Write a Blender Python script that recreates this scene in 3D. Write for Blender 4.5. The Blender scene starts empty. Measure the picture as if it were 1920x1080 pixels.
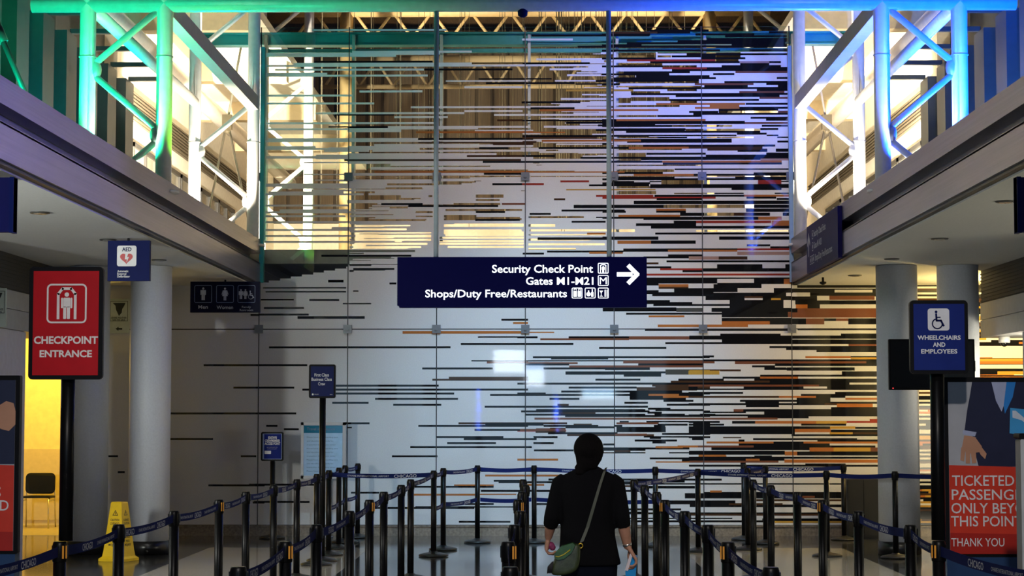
import bpy, bmesh, math, random
from mathutils import Vector, Matrix, Euler
PI = math.pi
SC = bpy.context.scene
COL = SC.collection

# ------------------------------------------------------------------ camera
F_PX, CAM_H = 3733.0, 1.65
PITCH = math.atan(240 / F_PX)
YAW = math.atan(50 * math.cos(PITCH) / F_PX)
cam_data = bpy.data.cameras.new('camera')
cam_data.sensor_width = 36.0
cam_data.lens = 36.0 * F_PX / 1920
cam_data.clip_end = 300
cam = bpy.data.objects.new('camera', cam_data)
cam.location = (0, 0, CAM_H)
cam.rotation_euler = (PI / 2 + PITCH, 0, YAW)
COL.objects.link(cam)
SC.camera = cam
CAM_ROT = Euler((PI / 2 + PITCH, 0, YAW), 'XYZ').to_matrix()

def at(px, py, Y):
    """point of the photograph's pixel (1920x1080) on the plane y = Y"""
    d = CAM_ROT @ Vector(((px - 960) / F_PX, (540 - py) / F_PX, -1))
    t = Y / d.y
    return Vector((d.x * t, Y, CAM_H + d.z * t))

# ------------------------------------------------------------------ world, exposure, lamps
SC.view_settings.view_transform = 'Standard'
SC.view_settings.look = 'None'
SC.view_settings.exposure = 0.0
SC.view_settings.gamma = 1.0
SC.view_settings.use_curve_mapping = False
world = bpy.data.worlds.new('world')
SC.world = world
world.use_nodes = True
bg = world.node_tree.nodes['Background']
bg.inputs[0].default_value = (0.55, 0.62, 0.85, 1)
bg.inputs[1].default_value = 0.05

def lamp(name, kind, loc, energy, color, radius=0.05, aim=None, angle=60, blend=0.5, size=None):
    d = bpy.data.lights.new(name, kind)
    d.energy = energy
    d.color = color
    if kind == 'AREA':
        d.shape = 'RECTANGLE'
        d.size, d.size_y = size
    else:
        d.shadow_soft_size = radius
    if kind == 'SPOT':
        d.spot_size = math.radians(angle)
        d.spot_blend = blend
    o = bpy.data.objects.new(name, d)
    o.location = loc
    if aim is not None:
        o.rotation_euler = (Vector(aim) - Vector(loc)).to_track_quat('-Z', 'Y').to_euler()
    COL.objects.link(o)
    return o

CX = -0.17                              # middle of the hall
GREEN, CYAN, LIME = (0.0, 1.0, 0.28), (0.0, 1.0, 0.55), (0.25, 1.0, 0.02)
BLUE, WARM, AMBER = (0.02, 0.10, 1.0), (1.0, 0.74, 0.42), (1.0, 0.55, 0.10)
T1, T2, T3 = 20.9, 27.5, 34.1           # the bays of the tubular trusses
XI, XO = 3.80, 4.62                     # inner and outer chord, from the middle of the hall
# colour floods at the feet of the first trusses
def up_flood(name, x, y, z, energy, color, cone=150, radius=.06):
    return lamp(name, 'SPOT', (CX + x, y, z), energy, color, radius, aim=(CX + x, y + .001, z + 2), angle=cone, blend=.3)
up_flood('flood_green', -4.25, T1 + .05, 4.20, 260, (.01, 1.0, .40), 128)
up_flood('fill_white_green', -4.2, T1 + .05, 4.10, 110, (.70, 1.0, .78), 84)  # added white fill, gives the tube feet their overexposed look
up_flood('flood_green_fins', -5.05, T1 - 1.6, 4.15, 300, (.0, 1.0, .45), 150)
up_flood('flood_teal_fins', -5.0, T1 + 2.2, 4.15, 280, (.0, .75, .70), 160)
lamp('flood_lime', 'SPOT', (CX - 3.62, T1 + .30, 4.13), 60, LIME, .04, aim=(CX - 3.8, T1, 5.2), angle=70)
up_flood('flood_blue', 4.25, T1 + .05, 4.20, 900, (.01, .08, 1.0), 128)
up_flood('fill_white_blue', 4.2, T1 + .05, 4.10, 110, (.75, .82, 1.0), 84)  # added white fill for the feet of the blue tubes
up_flood('flood_blue_fins', 5.05, T1 - 1.6, 4.15, 1600, (.0, .08, 1.0), 150)
up_flood('flood_blue_fins_far', 5.0, T1 + 2.2, 4.15, 800, (.05, .22, 1.0), 160)
lamp('flood_blue_across', 'SPOT', (CX + 4.2, T1 - .4, 4.30), 1500, (.16, .14, 1.0), .08, aim=(-3.87, 15.5, 3.6), angle=42)
lamp('fill_teal_beam', 'SPOT', (CX - 3.9, T1 + 1.2, 4.2), 200, (0, .9, .62), .06, aim=(-2.6, 27.8, 7.4), angle=44, blend=1)  # added only to light the left part of the head beam
lamp('fill_blue_beam', 'SPOT', (CX + 3.9, T1 + 1.2, 4.2), 1700, (.0, .10, 1.0), .06, aim=(2.2, 27.8, 7.4), angle=50, blend=1)  # added only to light the right part of the head beam
# warm white floods at the second and third trusses
for s in (-1, 1):
    up_flood('flood_warm', s * 4.30, T2 - .15, 4.22, 420, (1.0, .90, .70), 110)
    lamp('fill_warm_roof', 'SPOT', (CX + s * 4.75, T2 - .45, 9.6), 5200, (1.0, .90, .72), .08, aim=(CX + s * 4.35, T2, 5.2), angle=19, blend=.5)  # added from above to even out the light on the second truss
    lamp('flood_warm_outer', 'SPOT', (CX + s * 4.9, T2 + 1.6, 4.2), 9000, (1.0, .88, .68), .08, aim=(CX + s * 5.9, T2 + 6, 6.6), angle=80, blend=.6)
    lamp('flood_warm_back', 'POINT', (CX + s * 4.3, T3 - .2, 4.4), 90, (1.0, .80, .50), .08)
lamp('back_hall_light', 'AREA', (CX, 44.0, 4.6), 420, (1.0, .74, .44), aim=(CX, 47.5, 5.4), size=(9, .6))
lamp('back_roof_light', 'SPOT', (CX, 31.0, 4.3), 190, (1.0, .78, .46), .1, aim=(CX, 35, 9), angle=120)
# added fill spots high above the queue, not real hall lamps
lamp('hall_fill_wall', 'SPOT', (CX + .5, 20.6, 9.2), 3700, (.38, .72, 1.0), .25, aim=(CX + .3, 27.6, .6), angle=40, blend=1)
lamp('hall_fill_upper', 'SPOT', (CX + .8, 21.2, 9.6), 1350, (1.0, .85, .88), .25, aim=(CX + 1.3, 27.6, 4.4), angle=62, blend=1)
lamp('hall_fill_queue', 'SPOT', (CX, 4.5, 8.6), 260, (.90, .94, 1.0), .2, aim=(CX, 11.2, 1.2), angle=44, blend=.9)
lamp('hall_fill_front', 'SPOT', (CX, -3.0, 7.5), 2900, (1.0, .92, .86), .2, aim=(CX, 9.6, 1.2), angle=34, blend=.8)
# lit shop fronts behind the viewer
lamp('shop_light_left', 'AREA', (-1.4, -9, 2.0), 110, (.42, .72, 1.0), aim=(-1.4, 20, 2.0), size=(11, 3.6))
# lights below the galleries
lamp('side_fill_left', 'AREA', (-7.28, 13, 2.29), 330, (.98, 1.0, .92), aim=(-4.9, 22, 2.6), size=(.36, .95))  # unseen fill added to brighten the left soffit, no shop known here
lamp('side_fill_right', 'AREA', (8.3, 15, 1.2), 130, (1.0, .92, .68), aim=(4.4, 19.5, 3.46), size=(3, 1.5))  # unseen fill added for the right soffit, no shop known here
lamp('gallery_fill_left', 'SPOT', (-4.4, 20.6, 3.42), 170, (1.0, .94, .84), .08, aim=(-3.7, 21.2, 0), angle=100, blend=1)  # added to brighten the wet floor pylon, columns and floor
lamp('gallery_fill_floor_right', 'SPOT', (4.0, 20.6, 3.42), 170, (1.0, .92, .72), .08, aim=(3.3, 21.2, 0), angle=100, blend=1)  # added to brighten the pale floor band on the right
lamp('gallery_light_columns_right', 'POINT', (6.05, 23.5, 2.3), 55, (1.0, .90, .66), .08)
lamp('alcove_light', 'POINT', (-7.3, 28.6, 2.75), 140, (1.0, .70, .09), .1)
lamp('gallery_light_right', 'POINT', (6.2, 26.0, 2.85), 300, (1.0, .70, .24), .1)

# ------------------------------------------------------------------ materials
MATS = {}
def mat(name, color, rough=0.5, metal=0.0, spec=0.5, vary=0.06, scale=12.0, emit=None, strength=0.0, bump=0.0, stretch=None):
    if name in MATS:
        return MATS[name]
    m = bpy.data.materials.new(name)
    m.use_nodes = True
    nt = m.node_tree
    b = nt.nodes['Principled BSDF']
    b.inputs['Roughness'].default_value = rough
    b.inputs['Metallic'].default_value = metal
    b.inputs['Specular IOR Level'].default_value = spec
    tc = nt.nodes.new('ShaderNodeTexCoord')
    mp = nt.nodes.new('ShaderNodeMapping')
    if stretch:
        mp.inputs['Scale'].default_value = stretch
    nz = nt.nodes.new('ShaderNodeTexNoise')
    nz.inputs['Scale'].default_value = scale
    nz.inputs['Detail'].default_value = 4
    nt.links.new(tc.outputs['Object'], mp.inputs['Vector'])
    nt.links.new(mp.outputs['Vector'], nz.inputs['Vector'])
    rp = nt.nodes.new('ShaderNodeValToRGB')
    c = Vector(color[:3])
    rp.color_ramp.elements[0].position = .3
    rp.color_ramp.elements[1].position = .7
    rp.color_ramp.elements[0].color = (*(c * (1 - vary)), 1)
    rp.color_ramp.elements[1].color = (*(c * (1 + vary)), 1)
    nt.links.new(nz.outputs['Fac'], rp.inputs['Fac'])
    nt.links.new(rp.outputs['Color'], b.inputs['Base Color'])
    if bump:
        bp = nt.nodes.new('ShaderNodeBump')
        bp.inputs['Strength'].default_value = bump
        bp.inputs['Distance'].default_value = .01
        nt.links.new(nz.outputs['Fac'], bp.inputs['Height'])
        nt.links.new(bp.outputs['Normal'], b.inputs['Normal'])
    if emit:
        b.inputs['Emission Color'].default_value = (*emit, 1)
        b.inputs['Emission Strength'].default_value = strength
    MATS[name] = m
    return m

def glass_mat(name, tint, refl):
    m = bpy.data.materials.new(name)
    m.use_nodes = True
    nt = m.node_tree
    nt.nodes.clear()
    out = nt.nodes.new('ShaderNodeOutputMaterial')
    mx = nt.nodes.new('ShaderNodeMixShader')
    tr = nt.nodes.new('ShaderNodeBsdfTransparent')
    gl = nt.nodes.new('ShaderNodeBsdfGlossy')
    lw = nt.nodes.new('ShaderNodeFresnel')
    lw.inputs['IOR'].default_value = 1.5
    ad = nt.nodes.new('ShaderNodeMath')
    ad.operation = 'ADD'
    ad.inputs[1].default_value = refl
    nt.links.new(lw.outputs[0], ad.inputs[0])
    tr.inputs[0].default_value = (*tint, 1)
    gl.inputs['Roughness'].default_value = .01
    nt.links.new(ad.outputs[0], mx.inputs[0])
    nt.links.new(tr.outputs[0], mx.inputs[1])
    nt.links.new(gl.outputs[0], mx.inputs[2])
    nt.links.new(mx.outputs[0], out.inputs[0])
    MATS[name] = m
    return m

M_WHITE_TUBE = mat('white painted steel', (.80, .79, .77), .35)
M_BLACK = mat('black powder coat', (.009, .009, .010), .4, spec=.25)
M_BLACK_FRAME = mat('black plastic frame', (.004, .004, .005), .45, spec=.12)
M_NAVY = mat('navy sign face', (.004, .005, .075), .4, spec=.15)
M_NAVY2 = mat('blue sign face', (.003, .009, .085), .5, spec=.07)
M_LIT = mat('backlit lettering', (.8, .85, 1), .5, emit=(.86, .92, 1.0), strength=1.6)
M_LETTER = mat('pale lettering', (.78, .78, .80), .5, emit=None)
M_RED = mat('red sign face', (.50, .004, .008), .3, spec=.25)
M_STEEL = mat('brushed steel', (.62, .62, .64), .28, metal=1.0, scale=8, stretch=(1, 1, 40))
M_FASCIA = mat('brushed aluminium fascia', (.34, .32, .36), .36, metal=.9, scale=5, vary=.10, stretch=(1, .15, 12))
M_FASCIA_DARK = mat('fascia reveal', (.16, .15, .18), .4, metal=.6)
M_SOFFIT = mat('painted soffit', (.62, .63, .62), .8, scale=60, vary=.05)
M_COLUMN = mat('column paint', (.60, .63, .70), .55, scale=50, vary=.05)
M_DARKBASE = mat('black column base', (.012, .012, .013), .3)
M_LOUVRE = mat('dark louvre', (.022, .022, .022), .6)
M_PANEL = mat('pale metal panel', (.42, .44, .47), .45, metal=.3)
M_WALLPALE = mat('pale wall paint', (.52, .54, .66), .7)
M_FIN = mat('grey green wall fin', (.05, .062, .065), .55)
M_CREAM = mat('cream wall paint', (.80, .75, .64), .8)
M_BROWN = mat('dark timber slats', (.07, .045, .022), .7, stretch=(30, 1, .4), vary=.5, scale=3)
M_BEAM = mat('teal lit beam colour', (.03, .36, .38), .5)  # teal of the coloured floods put into the base colour
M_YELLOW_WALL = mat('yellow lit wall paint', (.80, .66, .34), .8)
M_SKIN = mat('skin', (.55, .27, .17), .5, scale=30)
M_HAIR = mat('black hair', (.006, .005, .005), .85, spec=.08, stretch=(60, 60, 2), vary=.5)
M_TOP = mat('black knit top', (.006, .006, .007), .95, scale=120, spec=.1)
M_JEAN = mat('dark denim', (.006, .008, .016), .95, spec=.1)
M_GLASS = glass_mat('clear glass', (.93, .96, .95), .03)
WHITE = 'w'

# ------------------------------------------------------------------ mesh helpers
def quad(bm, pts, mi=0):
    f = bm.faces.new([bm.verts.new(p) for p in pts])
    f.material_index = mi
    return f

def box(bm, x0, x1, y0, y1, z0, z1, mi=0):
    v = [bm.verts.new((x, y, z)) for z in (z0, z1) for y in (y0, y1) for x in (x0, x1)]
    for a in ((0, 2, 3, 1), (4, 5, 7, 6), (0, 1, 5, 4), (2, 6, 7, 3), (0, 4, 6, 2), (1, 3, 7, 5)):
        bm.faces.new([v[i] for i in a]).material_index = mi

def rbox(bm, x0, x1, y0, y1, z0, z1, r, mi=0, seg=5):
    """plate facing -y with rounded corners seen from the front"""
    pts = rrect((x0 + x1) / 2, (z0 + z1) / 2, x1 - x0, z1 - z0, r, seg)
    a = [bm.verts.new((p[0], y0, p[1])) for p in pts]
    b = [bm.verts.new((p[0], y1, p[1])) for p in pts]
    bm.faces.new(a).material_index = mi
    bm.faces.new(b[::-1]).material_index = mi
    n = len(pts)
    for i in range(n):
        bm.faces.new((a[i], b[i], b[(i + 1) % n], a[(i + 1) % n])).material_index = mi

def rrect(cx, cy, w, h, r, seg=5):
    r = min(r, w / 2 - 1e-5, h / 2 - 1e-5)
    out = []
    for (sx, sy, a0) in ((1, -1, -90), (1, 1, 0), (-1, 1, 90), (-1, -1, 180)):
        for i in range(seg + 1):
            a = math.radians(a0 + 90 * i / seg)
            out.append((cx + sx * (w / 2 - r) + r * math.cos(a), cy + sy * (h / 2 - r) + r * math.sin(a)))
    return out

def cyl(bm, p0, p1, r, seg=16, mi=0, r2=None, caps=True):
    p0, p1 = Vector(p0), Vector(p1)
    r2 = r if r2 is None else r2
    d = (p1 - p0).normalized()
    u = d.orthogonal().normalized()
    w = d.cross(u)
    a, b = [], []
    for i in range(seg):
        t = 2 * PI * i / seg
        o = u * math.cos(t) + w * math.sin(t)
        a.append(bm.verts.new(p0 + o * r))
        b.append(bm.verts.new(p1 + o * r2))
    for i in range(seg):
        f = bm.faces.new((a[i], a[(i + 1) % seg], b[(i + 1) % seg], b[i]))
        f.material_index = mi
        f.smooth = True
    if caps:
        bm.faces.new(a[::-1]).material_index = mi
        bm.faces.new(b).material_index = mi

def lathe(bm, prof, seg=24, c=(0, 0, 0), mi=0, sx=1, sy=1):
    rings = []
    for r, z in prof:
        rings.append([bm.verts.new((c[0] + sx * r * math.cos(2 * PI * i / seg), c[1] + sy * r * math.sin(2 * PI * i / seg), c[2] + z)) for i in range(seg)])
    for a, b in zip(rings, rings[1:]):
        for i in range(seg):
            f = bm.faces.new((a[i], a[(i + 1) % seg], b[(i + 1) % seg], b[i]))
            f.material_index = mi
            f.smooth = True
    bm.faces.new(rings[0][::-1]).material_index = mi
    bm.faces.new(rings[-1]).material_index = mi

def ball(bm, c, r, mi=0, seg=14, sc=(1, 1, 1)):
    ret = bmesh.ops.create_uvsphere(bm, u_segments=seg, v_segments=max(6, seg // 2 + 1), radius=r, matrix=Matrix.Translation(Vector(c)) @ Matrix.Diagonal((*sc, 1)))
    for v in ret['verts']:
        for f in v.link_faces:
            f.material_index = mi
            f.smooth = True

def tube(bm, pts, radii, seg=10, mi=0, flat=1.0):
    """tapering tube through points"""
    pts = [Vector(p) for p in pts]
    if not hasattr(radii, '__len__'):
        radii = [radii] * len(pts)
    rings = []
    u = None
    for i, p in enumerate(pts):
        d = (pts[min(i + 1, len(pts) - 1)] - pts[max(i - 1, 0)]).normalized()
        u = d.orthogonal().normalized() if u is None else (u - d * u.dot(d)).normalized()
        w = d.cross(u)
        rings.append([bm.verts.new(p + (u * math.cos(2 * PI * k / seg) + w * math.sin(2 * PI * k / seg) * flat) * radii[i]) for k in range(seg)])
    for a, b in zip(rings, rings[1:]):
        for k in range(seg):
            f = bm.faces.new((a[k], a[(k + 1) % seg], b[(k + 1) % seg], b[k]))
            f.material_index = mi
            f.smooth = True
    bm.faces.new(rings[0][::-1]).material_index = mi
    bm.faces.new(rings[-1]).material_index = mi

def poly(bm, pts, y, mi=0):
    """flat printed shape on a face looking towards -y"""
    f = bm.faces.new([bm.verts.new((p[0], y, p[1])) for p in pts])
    f.material_index = mi
    if f.normal.y > 0 or (f.calc_center_median() and (f.normal_update() or f.normal.y > 0)):
        f.normal_flip()

def disk(bm, cx, cz, r, y, mi=0, seg=20):
    poly(bm, [(cx + r * math.cos(2 * PI * i / seg), cz + r * math.sin(2 * PI * i / seg)) for i in range(seg)], y, mi)

def rpoly(bm, cx, cz, w, h, r, y, mi=0):
    poly(bm, rrect(cx, cz, w, h, r), y, mi)

def rline(bm, cx, cz, w, h, r, t, y, mi=0):
    """outline of a rounded rectangle"""
    a = rrect(cx, cz, w, h, r)
    b = rrect(cx, cz, w - 2 * t, h - 2 * t, max(r - t, .001))
    n = len(a)
    for i in range(n):
        j = (i + 1) % n
        poly(bm, [a[i], a[j], b[j], b[i]], y, mi)

def stroke(bm, pts, t, y, mi=0):
    for (a, b) in zip(pts, pts[1:]):
        a, b = Vector(a), Vector(b)
        d = (b - a).normalized()
        n = Vector((-d.y, d.x)) * t / 2
        e = d * t * .3
        poly(bm, [a - e + n, a - e - n, b + e - n, b + e + n], y, mi)

def obj(name, bm, mats, parent=None, loc=None, rot=None):
    me = bpy.data.meshes.new(name)
    bmesh.ops.recalc_face_normals(bm, faces=[f for f in bm.faces if len(f.edges) and all(len(e.link_faces) == 2 for e in f.edges)])
    bm.to_mesh(me)
    bm.free()
    for m in (mats if isinstance(mats, (list, tuple)) else [mats]):
        me.materials.append(m)
    o = bpy.data.objects.new(name, me)
    COL.objects.link(o)
    if parent is not None:
        o.parent = parent
    if loc is not None:
        o.location = loc
    if rot is not None:
        o.rotation_euler = rot
    return o

def tag(o, label, cat, group=None, kind=None):
    o['label'] = label
    o['category'] = cat
    if group:
        o['group'] = group
    if kind:
        o['kind'] = kind
    return o

def thing(name, label, cat, loc=(0, 0, 0), rotz=0, group=None):
    o = bpy.data.objects.new(name, None)
    o.empty_display_size = .1
    COL.objects.link(o)
    o.location = loc
    o.rotation_euler = (0, 0, rotz)
    return tag(o, label, cat, group)

def struct(name, bm, mats, parent=None):
    o = obj(name, bm, mats, parent)
    if parent is None:
        o['kind'] = 'structure'
    return o

def copy_tree(o, parent=None):
    c = o.copy()
    COL.objects.link(c)
    if parent is not None:
        c.parent = parent
    for ch in list(o.children):
        copy_tree(ch, c)
    return c

TEXT_CACHE = {}
def text_geo(body, bold=0.0, spacing=1.0, res=3):
    key = (body, bold, spacing, res)
    if key not in TEXT_CACHE:
        cu = bpy.data.curves.new('text', 'FONT')
        cu.body = body
        cu.size = 1
        cu.offset = bold
        cu.space_character = spacing
        cu.resolution_u = res
        to = bpy.data.objects.new('text', cu)
        me = bpy.data.meshes.new_from_object(to)
        vs = [v.co.copy() for v in me.vertices]
        fs = [tuple(p.vertices) for p in me.polygons]
        bpy.data.objects.remove(to)
        bpy.data.curves.remove(cu)
        bpy.data.meshes.remove(me)
        x0, x1 = min(v.x for v in vs), max(v.x for v in vs)
        y0, y1 = min(v.y for v in vs), max(v.y for v in vs)
        TEXT_CACHE[key] = (vs, fs, x0, x1, y0, y1)
    return TEXT_CACHE[key]

def write(bm, body, x0, z0, w, h, y, mi=0, bold=0.0, align='l', res=3, spacing=1.0, cap=True):
    """lettering in the face looking towards -y; (x0, z0) lower left, w wide, h the cap height"""
    vs, fs, ax, bx, ay, by = text_geo(body, bold, spacing, res)
    sx = w / (bx - ax)
    if align == 'c':
        x0 -= w / 2
    elif align == 'r':
        x0 -= w
    sz = h / (0.73 if cap else (by - ay))
    base = 0 if cap else ay
    nv = [bm.verts.new((x0 + (v.x - ax) * sx, y, z0 + (v.y - base) * sz)) for v in vs]
    for f in fs:
        try:
            bm.faces.new([nv[i] for i in f]).material_index = mi
        except ValueError:
            pass

def person_icon(bm, cx, z0, h, y, mi=0, skirt=False):
    r = h * .085
    disk(bm, cx, z0 + h - r, r, y, mi, 14)
    sh = z0 + h * .80
    if skirt:
        poly(bm, [(cx - .10 * h, sh), (cx + .10 * h, sh), (cx + .22 * h, z0 + .34 * h), (cx - .22 * h, z0 + .34 * h)], y, mi)
        for s in (-1, 1):
            poly(bm, [(cx + s * .11 * h, sh), (cx + s * .17 * h, sh - .02 * h), (cx + s * .27 * h, z0 + .47 * h), (cx + s * .22 * h, z0 + .45 * h)], y, mi)
            poly(bm, [(cx + s * .02 * h, z0 + .34 * h), (cx + s * .10 * h, z0 + .34 * h), (cx + s * .10 * h, z0), (cx + s * .02 * h, z0)], y, mi)
    else:
        rpoly(bm, cx, z0 + .62 * h, .26 * h, .36 * h, .04 * h, y, mi)
        for s in (-1, 1):
            rpoly(bm, cx + s * .175 * h, z0 + .60 * h, .075 * h, .40 * h, .035 * h, y, mi)
            rpoly(bm, cx + s * .07 * h, z0 + .23 * h, .115 * h, .46 * h, .03 * h, y, mi)

def wheelchair_icon(bm, cx, z0, h, y, mi=0):
    disk(bm, cx - .10 * h, z0 + .92 * h, .075 * h, y, mi, 14)
    t = .085 * h
    stroke(bm, [(cx - .10 * h, z0 + .80 * h), (cx - .08 * h, z0 + .44 * h), (cx + .16 * h, z0 + .44 * h), (cx + .30 * h, z0 + .16 * h)], t * 1.25, y, mi)
    stroke(bm, [(cx - .09 * h, z0 + .62 * h), (cx + .12 * h, z0 + .62 * h)], t * .8, y, mi)
    arc = [(cx - .04 * h + .27 * h * math.cos(a), z0 + .27 * h + .27 * h * math.sin(a)) for a in [math.radians(d) for d in range(115, 375, 20)]]
    stroke(bm, arc, t * .8, y, mi)

ORD = ['nearest', 'second nearest', 'third nearest', 'fourth nearest', 'fifth nearest', 'sixth nearest', 'seventh nearest', 'eighth nearest', 'ninth nearest', 'tenth nearest', 'eleventh nearest', 'twelfth nearest']

# ------------------------------------------------------------------ floor
YW = 27.6                                # face of the glass wall
bm = bmesh.new()
box(bm, -14, 14, -14, 50, -.2, 0)
m = mat('dark polished terrazzo', (.045, .047, .05), .10, spec=.6, scale=90, vary=.45)
struct('floor', bm, m)
for s_, nm in ((-1, 'left'), (1, 'right')):
    bm = bmesh.new()
    box(bm, min(CX + s_ * 1.95, CX + s_ * 3.96), max(CX + s_ * 1.95, CX + s_ * 3.96), -14, 25.1, 0, .002)
    struct('floor_light_terrazzo_' + nm, bm, mat('light polished terrazzo', (.50, .48, .43), .12, spec=.5, scale=90, vary=.2))

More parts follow.
